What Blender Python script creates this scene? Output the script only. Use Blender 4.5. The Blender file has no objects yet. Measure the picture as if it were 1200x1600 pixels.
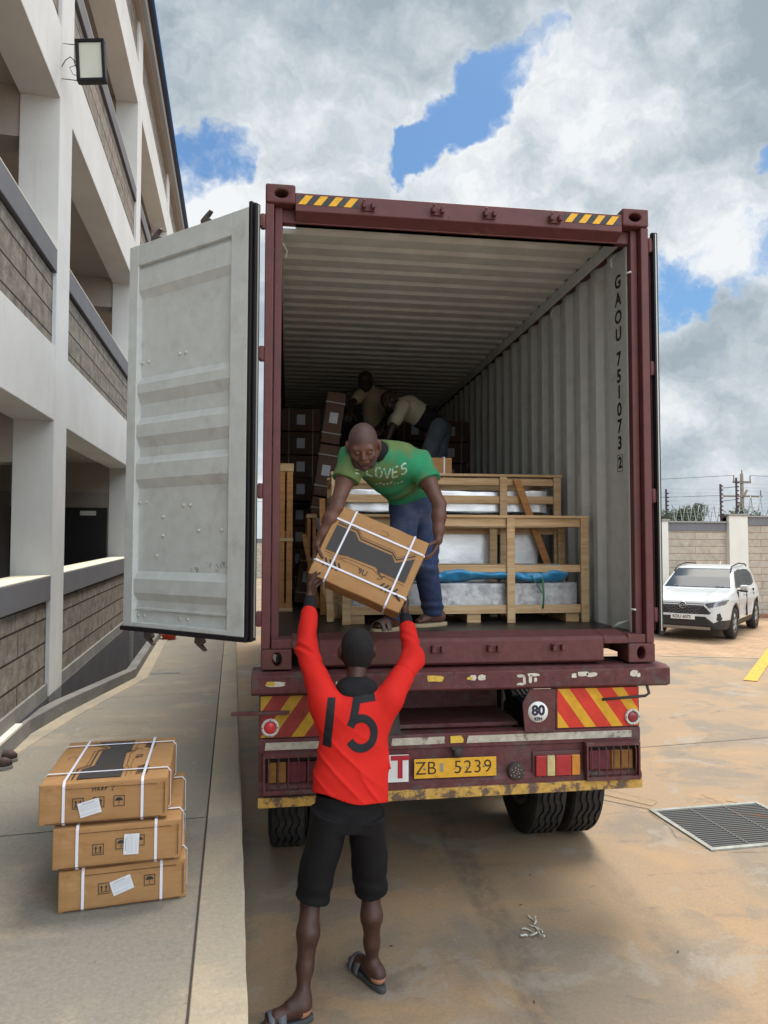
import bpy, bmesh, math, random
import numpy as np
from mathutils import Vector, Matrix, Euler
from mathutils.bvhtree import BVHTree
R = math.radians
random.seed(7)
rng = np.random.RandomState(5)
SC = bpy.context.scene
COL = SC.collection

# ------------------------------------------------------------------ camera
cam_d = bpy.data.cameras.new("camera")
cam = bpy.data.objects.new("camera", cam_d)
COL.objects.link(cam)
yw, pt, rl = R(7.733), R(2.702), R(.143)
fw = Vector((math.sin(yw)*math.cos(pt), math.cos(yw)*math.cos(pt), math.sin(pt)))
rt0 = Vector((math.cos(yw), -math.sin(yw), 0))
up0 = rt0.cross(fw)
rt1 = rt0*math.cos(rl)+up0*math.sin(rl)
up1 = -rt0*math.sin(rl)+up0*math.cos(rl)
m = Matrix((rt1, up1, -fw)).transposed().to_4x4()
m.translation = Vector((-1.072, -4.231, 2.15))
cam.matrix_world = m
cam_d.sensor_fit = 'VERTICAL'
cam_d.sensor_height = 24
cam_d.lens = 1111.7*24/1600
cam_d.clip_end = 2000
cam_d.clip_start = .05
SC.camera = cam
SC.view_settings.view_transform = 'Standard'
SC.view_settings.look = 'None'
SC.view_settings.gamma = 1
SC.view_settings.exposure = 1.1

SUN_EL, SUN_AZ = R(66), R(38)      # azimuth measured from +Y (into the truck) towards +X
SKY_K = 1.0
def px_dir(u, v):                   # only used to say in which direction of the sky a gap in the cloud lies
    return (rt1*((u-600)/1111.7)+up1*((800-v)/1111.7)+fw).normalized()

# ------------------------------------------------------------------ sky
W = bpy.data.worlds.new("World")
SC.world = W
W.use_nodes = True
nt = W.node_tree
nt.nodes.clear()
def N(t, **k):
    n = nt.nodes.new(t)
    for a, b in k.items():
        setattr(n, a, b)
    return n
def lk(a, b):
    nt.links.new(a, b)
def mth(op, a, b=None, c=None, clamp=False):
    n = N('ShaderNodeMath', operation=op)
    n.use_clamp = clamp
    for i, x in enumerate((a, b, c)):
        if x is None: continue
        if isinstance(x, (int, float)): n.inputs[i].default_value = x
        else: lk(x, n.inputs[i])
    return n.outputs[0]
def smooth(x, lo, hi):
    n = N('ShaderNodeMapRange', interpolation_type='SMOOTHSTEP')
    n.inputs['From Min'].default_value = lo
    n.inputs['From Max'].default_value = hi
    lk(x, n.inputs['Value'])
    return n.outputs[0]
tc = N('ShaderNodeTexCoord')
DIR = tc.outputs['Generated']
def vm(op, a, b=None, sc=None):
    n = N('ShaderNodeVectorMath', operation=op)
    lk(a, n.inputs[0])
    if b is not None:
        if isinstance(b, tuple): n.inputs[1].default_value = b
        else: lk(b, n.inputs[1])
    if sc is not None: n.inputs['Scale'].default_value = sc
    return n.outputs['Value'] if op == 'DOT_PRODUCT' else n.outputs[0]
def noise_at(vec, scale, detail, rough, color=False):
    n = N('ShaderNodeTexNoise')
    n.inputs['Scale'].default_value = scale
    n.inputs['Detail'].default_value = detail
    n.inputs['Roughness'].default_value = rough
    lk(vec, n.inputs['Vector'])
    return n.outputs['Color'] if color else n.outputs['Fac']
def bump_at(vec, u, v, rad, core=.25):
    d = px_dir(u, v)
    return smooth(vm('DOT_PRODUCT', vec, tuple(d)), math.cos(R(rad)), math.cos(R(rad*core)))
base = vm('ADD', DIR, (3.1, 1.7, .4))
w1_ = vm('SCALE', vm('SUBTRACT', noise_at(base, 4.5, 5, .6, True), (.5, .5, .5)), sc=.22)
w2__ = vm('SCALE', vm('SUBTRACT', noise_at(base, 17, 4, .6, True), (.5, .5, .5)), sc=.07)
WD = vm('NORMALIZE', vm('ADD', vm('ADD', DIR, w1_), w2__))              # warped direction: ragged outlines for everything below
def field(vec, puff):
    st = vm('MULTIPLY', vec, (1, 1, 1.35))
    a = mth('MULTIPLY', noise_at(st, 3.3, 9 if puff else 6, .62), 1.7)
    if not puff: return a, None
    v = N('ShaderNodeTexVoronoi', feature='SMOOTH_F1')
    v.inputs['Scale'].default_value = 9; v.inputs['Smoothness'].default_value = .35
    v.inputs['Detail'].default_value = 0.0
    lk(st, v.inputs['Vector'])
    return mth('SUBTRACT', a, mth('MULTIPLY', v.outputs['Distance'], .42)), v.outputs['Distance']
WDs = vm('ADD', vm('ADD', DIR, vm('SCALE', w1_, sc=.2)), w2__)
den, puffd = field(WDs, True)
den_up, _ = field(vm('ADD', WDs, (.008, .012, .030)), False)
den_raw = mth('ADD', den, mth('MULTIPLY', puffd, .42))
gap = None
for (u, v, r_, k_) in ((645, 235, 3.0, .62), (690, 190, 3.4, .66), (745, 140, 4.0, .68), (800, 95, 3.9, .66), (860, 40, 3.2, .62), (290, 255, 4.2, .68), (365, 265, 3.0, .60), (300, 320, 2.4, .5), (1060, 455, 4.2, .70), (1130, 425, 4.0, .70), (1195, 395, 4.2, .68), (1030, 500, 2.8, .55),
                       (1190, 255, 2.4, .55), (1230, 300, 3.0, .5), (-300, -100, 20, .5), (1700, 300, 20, .5), (1600, -900, 25, .5), (-900, 500, 25, .5)):
    g = mth('MULTIPLY', bump_at(WD, u, v, r_), k_)
    gap = g if gap is None else mth('MAXIMUM', gap, g)
dd = mth('SUBTRACT', mth('SUBTRACT', den, .165), mth('MULTIPLY', gap, .92))
mask = smooth(dd, -.14, .17)
light = mth('SUBTRACT', den_raw, den_up)
big = noise_at(WD, 2.6, 4, .5)
gray = None
for (u, v, r_, k_) in ((440, 60, 20, .22), (560, 150, 9, .05), (1150, 690, 16, .20), (1190, 130, 9, .16), (1120, 540, 5, .12), (700, -900, 40, .3)):
    g = mth('MULTIPLY', bump_at(WD, u, v, r_), k_)
    gray = g if gray is None else mth('ADD', gray, g)
white_ = None
for (u, v, r_, k_) in ((540, 265, 7, .30), (640, 300, 6, .30), (800, 250, 10, .30), (920, 190, 8, .22), (1060, 370, 6, .25), (340, 335, 5, .45), (420, 240, 5, .18), (650, 100, 6, .15), (960, 70, 8, .16), (1150, 480, 6, .22), (1100, 620, 4, .12)):
    g = mth('MULTIPLY', bump_at(WD, u, v, r_), k_)
    white_ = g if white_ is None else mth('MAXIMUM', white_, g)
br = mth('ADD', mth('ADD', mth('MULTIPLY', light, 2.3), .52), mth('MULTIPLY', mth('SUBTRACT', big, .5), .7))
br = mth('SUBTRACT', mth('ADD', br, mth('MULTIPLY', white_, 1.35)), gray)
br = mth('ADD', br, mth('MULTIPLY', mth('SUBTRACT', .45, puffd), .85))
edge = mth('SUBTRACT', 1.0, smooth(dd, .02, .34))
br = mth('ADD', br, mth('MULTIPLY', edge, .22))
ramp = N('ShaderNodeValToRGB')
ramp.color_ramp.elements[0].position = 0.0
ramp.color_ramp.elements[0].color = (.25, .30, .34, 1)
ramp.color_ramp.elements[1].position = 1.0
ramp.color_ramp.elements[1].color = (.61, .63, .645, 1)
e = ramp.color_ramp.elements.new(.45); e.color = (.385, .43, .465, 1)
lk(mth('ADD', mth('MULTIPLY', br, .82), .16, clamp=True), ramp.inputs[0])
sky = N('ShaderNodeTexSky')
sky.sky_type = 'NISHITA'
sky.sun_disc = False
sky.sun_elevation = SUN_EL
sky.sun_rotation = SUN_AZ
sky.air_density = 1.3
sky.dust_density = 1.2
sky.ozone_density = 1.6
mul = N('ShaderNodeMixRGB', blend_type='MULTIPLY')
mul.inputs[0].default_value = 1
mul.inputs[2].default_value = (.30, .425, .53, 1)
lk(sky.outputs[0], mul.inputs[1])
cl = N('ShaderNodeMixRGB', blend_type='MULTIPLY')
cl.inputs[0].default_value = 1
cl.inputs[2].default_value = (6.9, 6.9, 6.9, 1)
lk(ramp.outputs[0], cl.inputs[1])
mx = N('ShaderNodeMixRGB')
lk(mask, mx.inputs[0]); lk(mul.outputs[0], mx.inputs[1]); lk(cl.outputs[0], mx.inputs[2])
# added fill light: sky out of view brightened overhead and behind the camera
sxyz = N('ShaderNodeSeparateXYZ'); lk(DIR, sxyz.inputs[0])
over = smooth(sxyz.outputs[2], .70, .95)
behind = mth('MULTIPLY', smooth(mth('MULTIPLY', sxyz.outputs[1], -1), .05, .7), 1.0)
fill_gain = mth('ADD', mth('ADD', mth('MULTIPLY', over, 1.5), mth('MULTIPLY', behind, 2.6)), 1.0)
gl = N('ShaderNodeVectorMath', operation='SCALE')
lk(mx.outputs[0], gl.inputs[0]); lk(fill_gain, gl.inputs['Scale'])
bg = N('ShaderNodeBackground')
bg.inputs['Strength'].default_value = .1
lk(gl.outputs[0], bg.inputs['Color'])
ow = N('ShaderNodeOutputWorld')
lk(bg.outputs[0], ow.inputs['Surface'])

sun_d = bpy.data.lights.new("sun", 'SUN')
sun_d.energy = 1.9
sun_d.angle = R(24)
sun_d.color = (1, .93, .82)
sun = bpy.data.objects.new("sun", sun_d)
COL.objects.link(sun)
sdir = Vector((math.sin(SUN_AZ)*math.cos(SUN_EL), math.cos(SUN_AZ)*math.cos(SUN_EL), math.sin(SUN_EL)))
sun.rotation_euler = sdir.to_track_quat('Z', 'Y').to_euler()
sun.location = (0, 0, 20)

# ------------------------------------------------------------------ materials
MATS = {}
def mat(name, col, rough=.6, metal=0.0, var=0.0, vscale=6.0, col2=None, c2lo=.45, c2hi=.62, c2scale=3.0, bump=0.0, bscale=60.0, spec=.4, coat=0.0, trans=0.0, stretch=None, detail=6, emit=None, ior=1.45, spots=()):
    if name in MATS: return MATS[name]
    M = bpy.data.materials.new(name)
    M.use_nodes = True
    t = M.node_tree
    b = t.nodes['Principled BSDF']
    def nn(ty): return t.nodes.new(ty)
    b.inputs['Roughness'].default_value = rough
    b.inputs['Metallic'].default_value = metal
    b.inputs['Specular IOR Level'].default_value = spec
    b.inputs['Coat Weight'].default_value = coat
    b.inputs['Transmission Weight'].default_value = trans
    b.inputs['IOR'].default_value = ior
    b.inputs['Base Color'].default_value = (*col, 1)
    co = nn('ShaderNodeTexCoord')
    mp = nn('ShaderNodeMapping')
    if stretch: mp.inputs['Scale'].default_value = stretch
    t.links.new(co.outputs['Object'], mp.inputs['Vector'])
    src = None
    def noi(sc, de=detail, ro=.6, off=0):
        n = nn('ShaderNodeTexNoise')
        n.inputs['Scale'].default_value = sc
        n.inputs['Detail'].default_value = de
        n.inputs['Roughness'].default_value = ro
        t.links.new(mp.outputs[0], n.inputs['Vector'])
        return n.outputs['Fac']
    if col2 is not None:
        mr = nn('ShaderNodeMapRange'); mr.interpolation_type = 'SMOOTHSTEP'
        mr.inputs['From Min'].default_value = c2lo
        mr.inputs['From Max'].default_value = c2hi
        t.links.new(noi(c2scale, 8, .65), mr.inputs['Value'])
        x = nn('ShaderNodeMixRGB')
        x.inputs[1].default_value = (*col, 1); x.inputs[2].default_value = (*col2, 1)
        t.links.new(mr.outputs[0], x.inputs[0])
        src = x.outputs[0]
    if var > 0:
        x = nn('ShaderNodeMixRGB'); x.blend_type = 'MULTIPLY'
        x.inputs[0].default_value = 1
        if src is None: x.inputs[1].default_value = (*col, 1)
        else: t.links.new(src, x.inputs[1])
        mr = nn('ShaderNodeMapRange')
        mr.inputs['From Min'].default_value = .3; mr.inputs['From Max'].default_value = .7
        mr.inputs['To Min'].default_value = 1-var; mr.inputs['To Max'].default_value = 1+var
        t.links.new(noi(vscale), mr.inputs['Value'])
        t.links.new(mr.outputs[0], x.inputs[2])
        src = x.outputs[0]
    for (sc_, lo_, hi_, colr, st_, k_) in spots:          # dirt, rust, scratches: blotches with a shape of their own
        mp2 = nn('ShaderNodeMapping'); mp2.inputs['Scale'].default_value = st_; mp2.inputs['Location'].default_value = (sc_, 2.3, 1.1)
        t.links.new(co.outputs['Object'], mp2.inputs['Vector'])
        n = nn('ShaderNodeTexNoise'); n.inputs['Scale'].default_value = sc_; n.inputs['Detail'].default_value = 9; n.inputs['Roughness'].default_value = .72
        t.links.new(mp2.outputs[0], n.inputs['Vector'])
        mr = nn('ShaderNodeMapRange'); mr.interpolation_type = 'SMOOTHSTEP'
        mr.inputs['From Min'].default_value = lo_; mr.inputs['From Max'].default_value = hi_; mr.inputs['To Max'].default_value = k_
        t.links.new(n.outputs['Fac'], mr.inputs['Value'])
        x = nn('ShaderNodeMixRGB')
        if src is None: x.inputs[1].default_value = (*col, 1)
        else: t.links.new(src, x.inputs[1])
        x.inputs[2].default_value = (*colr, 1); t.links.new(mr.outputs[0], x.inputs[0]); src = x.outputs[0]
    if src is not None: t.links.new(src, b.inputs['Base Color'])
    if bump > 0:
        bp = nn('ShaderNodeBump')
        bp.inputs['Strength'].default_value = min(1, bump)
        bp.inputs['Distance'].default_value = .01
        t.links.new(noi(bscale), bp.inputs['Height'])
        t.links.new(bp.outputs[0], b.inputs['Normal'])
    if emit:
        b.inputs['Emission Color'].default_value = (*emit[0], 1)
        b.inputs['Emission Strength'].default_value = emit[1]
    MATS[name] = M
    return M

def ground_mat(name, cols, scale, fine, tracks=()):
    """layered stained concrete: several large blotch layers, streaks and grit"""
    M = bpy.data.materials.new(name); M.use_nodes = True
    t = M.node_tree; b = t.nodes['Principled BSDF']
    L = t.links.new
    co = t.nodes.new('ShaderNodeTexCoord')
    def noi(sc, de, ro, loc=(0, 0, 0), stretch=(1, 1, 1), dist=0):
        mp = t.nodes.new('ShaderNodeMapping'); mp.inputs['Location'].default_value = loc
        mp.inputs['Scale'].default_value = stretch
        L(co.outputs['Object'], mp.inputs['Vector'])
        n = t.nodes.new('ShaderNodeTexNoise')
        n.inputs['Scale'].default_value = sc; n.inputs['Detail'].default_value = de
        n.inputs['Roughness'].default_value = ro; n.inputs['Distortion'].default_value = dist
        L(mp.outputs[0], n.inputs['Vector']); return n.outputs['Fac']
    def ss(x, lo, hi, tmax=1.0):
        n = t.nodes.new('ShaderNodeMapRange'); n.interpolation_type = 'SMOOTHSTEP'
        n.inputs['From Min'].default_value = lo; n.inputs['From Max'].default_value = hi
        n.inputs['To Max'].default_value = tmax
        L(x, n.inputs['Value']); return n.outputs[0]
    base = t.nodes.new('ShaderNodeRGB'); base.outputs[0].default_value = (*cols[0], 1)
    cur = base.outputs[0]
    for i, c in enumerate(cols[1:]):
        x = t.nodes.new('ShaderNodeMixRGB')
        n = noi(scale*(1+.8*i), 9, .62, (11.3*i, 5.7*i, 0), (1, 1.0+.5*(i % 2), 1), .6)
        L(ss(n, c[3], c[4], c[5]), x.inputs[0]); L(cur, x.inputs[1]); x.inputs[2].default_value = (*c[:3], 1)
        cur = x.outputs[0]
    x = t.nodes.new('ShaderNodeMixRGB'); x.blend_type = 'MULTIPLY'; x.inputs[0].default_value = 1
    g = t.nodes.new('ShaderNodeMapRange')
    g.inputs['From Min'].default_value = .3; g.inputs['From Max'].default_value = .7
    g.inputs['To Min'].default_value = 1-fine; g.inputs['To Max'].default_value = 1+fine
    L(noi(48, 7, .85), g.inputs['Value']); L(cur, x.inputs[1]); L(g.outputs[0], x.inputs[2]); cur = x.outputs[0]
    # speckle of dark grit and pale scratches
    for (sc_, lo_, hi_, col_, st_, k_) in ((26, .66, .72, (.07, .055, .045), (1, 1, 1), .55), (11, .64, .70, (.42, .37, .30), (1, .25, 1), .35), (5, .60, .66, (.16, .13, .11), (.3, 1, 1), .30)):
        x = t.nodes.new('ShaderNodeMixRGB')
        L(ss(noi(sc_, 6, .7, (3*sc_, 1, 0), st_), lo_, hi_, k_), x.inputs[0]); L(cur, x.inputs[1]); x.inputs[2].default_value = (*col_, 1); cur = x.outputs[0]
    if tracks:
        sp = t.nodes.new('ShaderNodeSeparateXYZ'); L(co.outputs['Object'], sp.inputs[0])
        def mm(op, a, b_):
            n = t.nodes.new('ShaderNodeMath'); n.operation = op
            for i, q in enumerate((a, b_)):
                if isinstance(q, (int, float)): n.inputs[i].default_value = q
                else: L(q, n.inputs[i])
            return n.outputs[0]
        rough_ = ss(noi(5, 8, .7, (0, 4, 0), (1.6, 1, 1)), .32, .70)
        for (xc, hw, yhi, k_) in tracks:
            band = ss(mm('SUBTRACT', hw, mm('ABSOLUTE', mm('SUBTRACT', mm('ADD', sp.outputs[0], mm('MULTIPLY', sp.outputs[1], -.01)), xc), 0)), 0, .07)
            far = ss(mm('SUBTRACT', yhi, sp.outputs[1]), 0, .8)
            x = t.nodes.new('ShaderNodeMixRGB'); L(mm('MULTIPLY', mm('MULTIPLY', band, far), mm('MULTIPLY', rough_, k_)), x.inputs[0]); L(cur, x.inputs[1]); x.inputs[2].default_value = (.095, .08, .07, 1); cur = x.outputs[0]
    L(cur, b.inputs['Base Color'])
    rr = t.nodes.new('ShaderNodeMapRange'); rr.inputs['To Min'].default_value = .55; rr.inputs['To Max'].default_value = .9
    L(noi(2.0, 6, .6), rr.inputs['Value']); L(rr.outputs[0], b.inputs['Roughness'])
    bp = t.nodes.new('ShaderNodeBump'); bp.inputs['Strength'].default_value = .35; bp.inputs['Distance'].default_value = .006
    L(noi(90, 5, .7), bp.inputs['Height']); L(bp.outputs[0], b.inputs['Normal'])
    b.inputs['Specular IOR Level'].default_value = .3
    MATS[name] = M
    return M

def brick_mat(name, c1, c2, mortar, w, h, msize=.012, axes='xz', offset=.5, bump=.5, blotch=.35, vscale=4):
    M = bpy.data.materials.new(name); M.use_nodes = True
    t = M.node_tree; b = t.nodes['Principled BSDF']; L = t.links.new
    co = t.nodes.new('ShaderNodeTexCoord')
    sp = t.nodes.new('ShaderNodeSeparateXYZ'); L(co.outputs['Object'], sp.inputs[0])
    cb = t.nodes.new('ShaderNodeCombineXYZ')
    ix = {'x': 0, 'y': 1, 'z': 2}
    L(sp.outputs[ix[axes[0]]], cb.inputs[0]); L(sp.outputs[ix[axes[1]]], cb.inputs[1])
    br_ = t.nodes.new('ShaderNodeTexBrick')
    br_.inputs['Scale'].default_value = 1
    br_.inputs['Brick Width'].default_value = w; br_.inputs['Row Height'].default_value = h
    br_.inputs['Mortar Size'].default_value = msize; br_.inputs['Mortar Smooth'].default_value = .2
    br_.inputs['Color1'].default_value = (*c1, 1); br_.inputs['Color2'].default_value = (*c2, 1)
    br_.inputs['Mortar'].default_value = (*mortar, 1)
    br_.offset = offset
    L(cb.outputs[0], br_.inputs['Vector'])
    n = t.nodes.new('ShaderNodeTexNoise'); n.inputs['Scale'].default_value = vscale; n.inputs['Detail'].default_value = 10
    n.inputs['Roughness'].default_value = .7
    L(co.outputs['Object'], n.inputs['Vector'])
    g = t.nodes.new('ShaderNodeMapRange'); g.inputs['From Min'].default_value = .3; g.inputs['From Max'].default_value = .7
    g.inputs['To Min'].default_value = 1-blotch; g.inputs['To Max'].default_value = 1+blotch
    L(n.outputs['Fac'], g.inputs['Value'])
    x = t.nodes.new('ShaderNodeMixRGB'); x.blend_type = 'MULTIPLY'; x.inputs[0].default_value = 1
    L(br_.outputs['Color'], x.inputs[1]); L(g.outputs[0], x.inputs[2]); L(x.outputs[0], b.inputs['Base Color'])
    sub = t.nodes.new('ShaderNodeMath'); sub.operation = 'SUBTRACT'
    L(n.outputs['Fac'], sub.inputs[0]); L(br_.outputs['Fac'], sub.inputs[1])
    bp = t.nodes.new('ShaderNodeBump'); bp.inputs['Strength'].default_value = bump; bp.inputs['Distance'].default_value = .012
    L(sub.outputs[0], bp.inputs['Height']); L(bp.outputs[0], b.inputs['Normal'])
    b.inputs['Roughness'].default_value = .9
    b.inputs['Specular IOR Level'].default_value = .2
    MATS[name] = M
    return M

# ------------------------------------------------------------------ mesh builder
class MB:
    def __init__(s): s.v = []; s.f = []; s.m = []; s.smooth = []
    def add(s, vs, fs, mi=0, sm=False, M=None):
        o = len(s.v)
        for p in vs:
            s.v.append(tuple(M @ Vector(p)) if M is not None else tuple(p))
        for f in fs:
            s.f.append(tuple(i+o for i in f)); s.m.append(mi); s.smooth.append(sm)
        return s
    def box(s, x0, x1, y0, y1, z0, z1, mi=0, M=None):
        vs = [(x0, y0, z0), (x1, y0, z0), (x1, y1, z0), (x0, y1, z0), (x0, y0, z1), (x1, y0, z1), (x1, y1, z1), (x0, y1, z1)]
        return s.add(vs, [(0, 3, 2, 1), (4, 5, 6, 7), (0, 1, 5, 4), (1, 2, 6, 5), (2, 3, 7, 6), (3, 0, 4, 7)], mi, False, M)
    def prism(s, pts, a, b, axis='y', mi=0, M=None, sm=False):
        """polygon pts in the two other axes, extruded from a to b along axis"""
        n = len(pts)
        def mk(p, t):
            if axis == 'y': return (p[0], t, p[1])
            if axis == 'x': return (t, p[0], p[1])
            return (p[0], p[1], t)
        vs = [mk(p, a) for p in pts]+[mk(p, b) for p in pts]
        fs = [tuple(range(n)), tuple(range(2*n-1, n-1, -1))]
        s.add(vs, fs, mi, False, M)
        o = len(s.v)-2*n
        for i in range(n):
            j = (i+1) % n
            s.f.append((o+i, o+n+i, o+n+j, o+j)); s.m.append(mi); s.smooth.append(sm)
        return s
    def tube(s, pts, r, n=8, mi=0, caps=True, M=None, sm=True):
        pts = [Vector(p) for p in pts]
        rs = r if isinstance(r, (list, tuple)) else [r]*len(pts)
        rings = []
        ref = None
        for i, p in enumerate(pts):
            if i == 0: d = pts[1]-pts[0]
            elif i == len(pts)-1: d = pts[-1]-pts[-2]
            else: d = pts[i+1]-pts[i-1]
            d.normalize()
            if ref is None:
                ref = Vector((0, 0, 1)) if abs(d.z) < .9 else Vector((1, 0, 0))
            a = d.cross(ref)
            if a.length < 1e-6: a = d.orthogonal()
            a.normalize(); b = a.cross(d).normalized(); ref = b
            rings.append([p+(a*math.cos(2*math.pi*k/n)+b*math.sin(2*math.pi*k/n))*rs[i] for k in range(n)])
        vs = [q for rg in rings for q in rg]
        fs = []
        for i in range(len(pts)-1):
            for k in range(n):
                k2 = (k+1) % n
                fs.append((i*n+k, (i+1)*n+k, (i+1)*n+k2, i*n+k2))
        s.add(vs, fs, mi, sm, M)
        if caps:
            o = len(s.v)-len(vs)
            s.f.append(tuple(o+k for k in range(n))); s.m.append(mi); s.smooth.append(False)
            s.f.append(tuple(o+(len(pts)-1)*n+k for k in range(n-1, -1, -1))); s.m.append(mi); s.smooth.append(False)
        return s
    def lathe(s, prof, axis='x', c=(0, 0, 0), n=32, mi=0, M=None, sm=True, closed=False):
        """prof: (along axis, radius)"""
        vs = []
        for (a, r) in prof:
            for k in range(n):
                t = 2*math.pi*k/n
                if axis == 'x': vs.append((c[0]+a, c[1]+r*math.cos(t), c[2]+r*math.sin(t)))
                elif axis == 'y': vs.append((c[0]+r*math.sin(t), c[1]+a, c[2]+r*math.cos(t)))
                else: vs.append((c[0]+r*math.cos(t), c[1]+r*math.sin(t), c[2]+a))
        fs = []
        for i in range(len(prof)-1):
            for k in range(n):
                k2 = (k+1) % n
                fs.append((i*n+k, i*n+k2, (i+1)*n+k2, (i+1)*n+k))
        if closed:
            fs.append(tuple(range(n))); fs.append(tuple((len(prof)-1)*n+k for k in range(n-1, -1, -1)))
        return s.add(vs, fs, mi, sm, M)
    def build(s, name, mats, parent=None, bevel=0, loc=None, fix=True, segs=2):
        me = bpy.data.meshes.new(name)
        me.from_pydata(s.v, [], s.f)
        if not isinstance(mats, (list, tuple)): mats = [mats]
        for mm in mats: me.materials.append(mm)
        me.polygons.foreach_set('material_index', s.m)
        me.polygons.foreach_set('use_smooth', s.smooth)
        if fix:
            bm = bmesh.new(); bm.from_mesh(me)
            bmesh.ops.recalc_face_normals(bm, faces=bm.faces)
            bm.to_mesh(me); bm.free()
        o = bpy.data.objects.new(name, me)
        COL.objects.link(o)
        if parent is not None: o.parent = parent
        if loc is not None: o.location = loc
        if bevel:
            b = o.modifiers.new('bevel', 'BEVEL'); b.width = bevel; b.segments = segs; b.limit_method = 'ANGLE'; b.angle_limit = R(40)
        return o

def tag(o, label=None, cat=None, group=None, kind=None):
    if label: o['label'] = label
    if cat: o['category'] = cat
    if group: o['group'] = group
    if kind: o['kind'] = kind
    return o
def empty(name, label, cat, loc=(0, 0, 0), rot=(0, 0, 0), group=None):
    o = bpy.data.objects.new(name, None); COL.objects.link(o)
    o.location = loc; o.rotation_euler = rot
    o.empty_display_size = .2
    return tag(o, label, cat, group)
def copy_tree(o, parent=None):
    c = o.copy(); COL.objects.link(c)
    if parent is not None:
        c.parent = parent
    for ch in o.children:
        copy_tree(ch, c)
    return c
def box(name, x0, x1, y0, y1, z0, z1, m_, parent=None, bevel=0.0):
    return MB().box(x0, x1, y0, y1, z0, z1).build(name, m_, parent, bevel)
def text_mb(body, size, M, extrude=.0008, mb=None, mi=0, align='CENTER', sx=1.0, space=1.0, off=0.0):
    cu = bpy.data.curves.new('lettering', 'FONT')
    cu.body = body; cu.size = size; cu.extrude = extrude; cu.align_x = align; cu.align_y = 'CENTER'
    cu.resolution_u = 4; cu.space_character = space; cu.offset = off
    o = bpy.data.objects.new('lettering', cu); COL.objects.link(o)
    dg = bpy.context.evaluated_depsgraph_get()
    me = bpy.data.meshes.new_from_object(o.evaluated_get(dg))
    mb = mb or MB()
    mb.add([(v.co.x*sx, v.co.y, v.co.z) for v in me.vertices], [tuple(p.vertices) for p in me.polygons], mi, False, M)
    bpy.data.objects.remove(o); bpy.data.curves.remove(cu); bpy.data.meshes.remove(me)
    return mb
def frame(o, x, y):
    """matrix whose local X is x, local Y is y"""
    x = Vector(x).normalized(); y = Vector(y).normalized(); z = x.cross(y)
    M_ = Matrix((x, y, z)).transposed().to_4x4(); M_.translation = Vector(o)
    return M_

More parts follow.
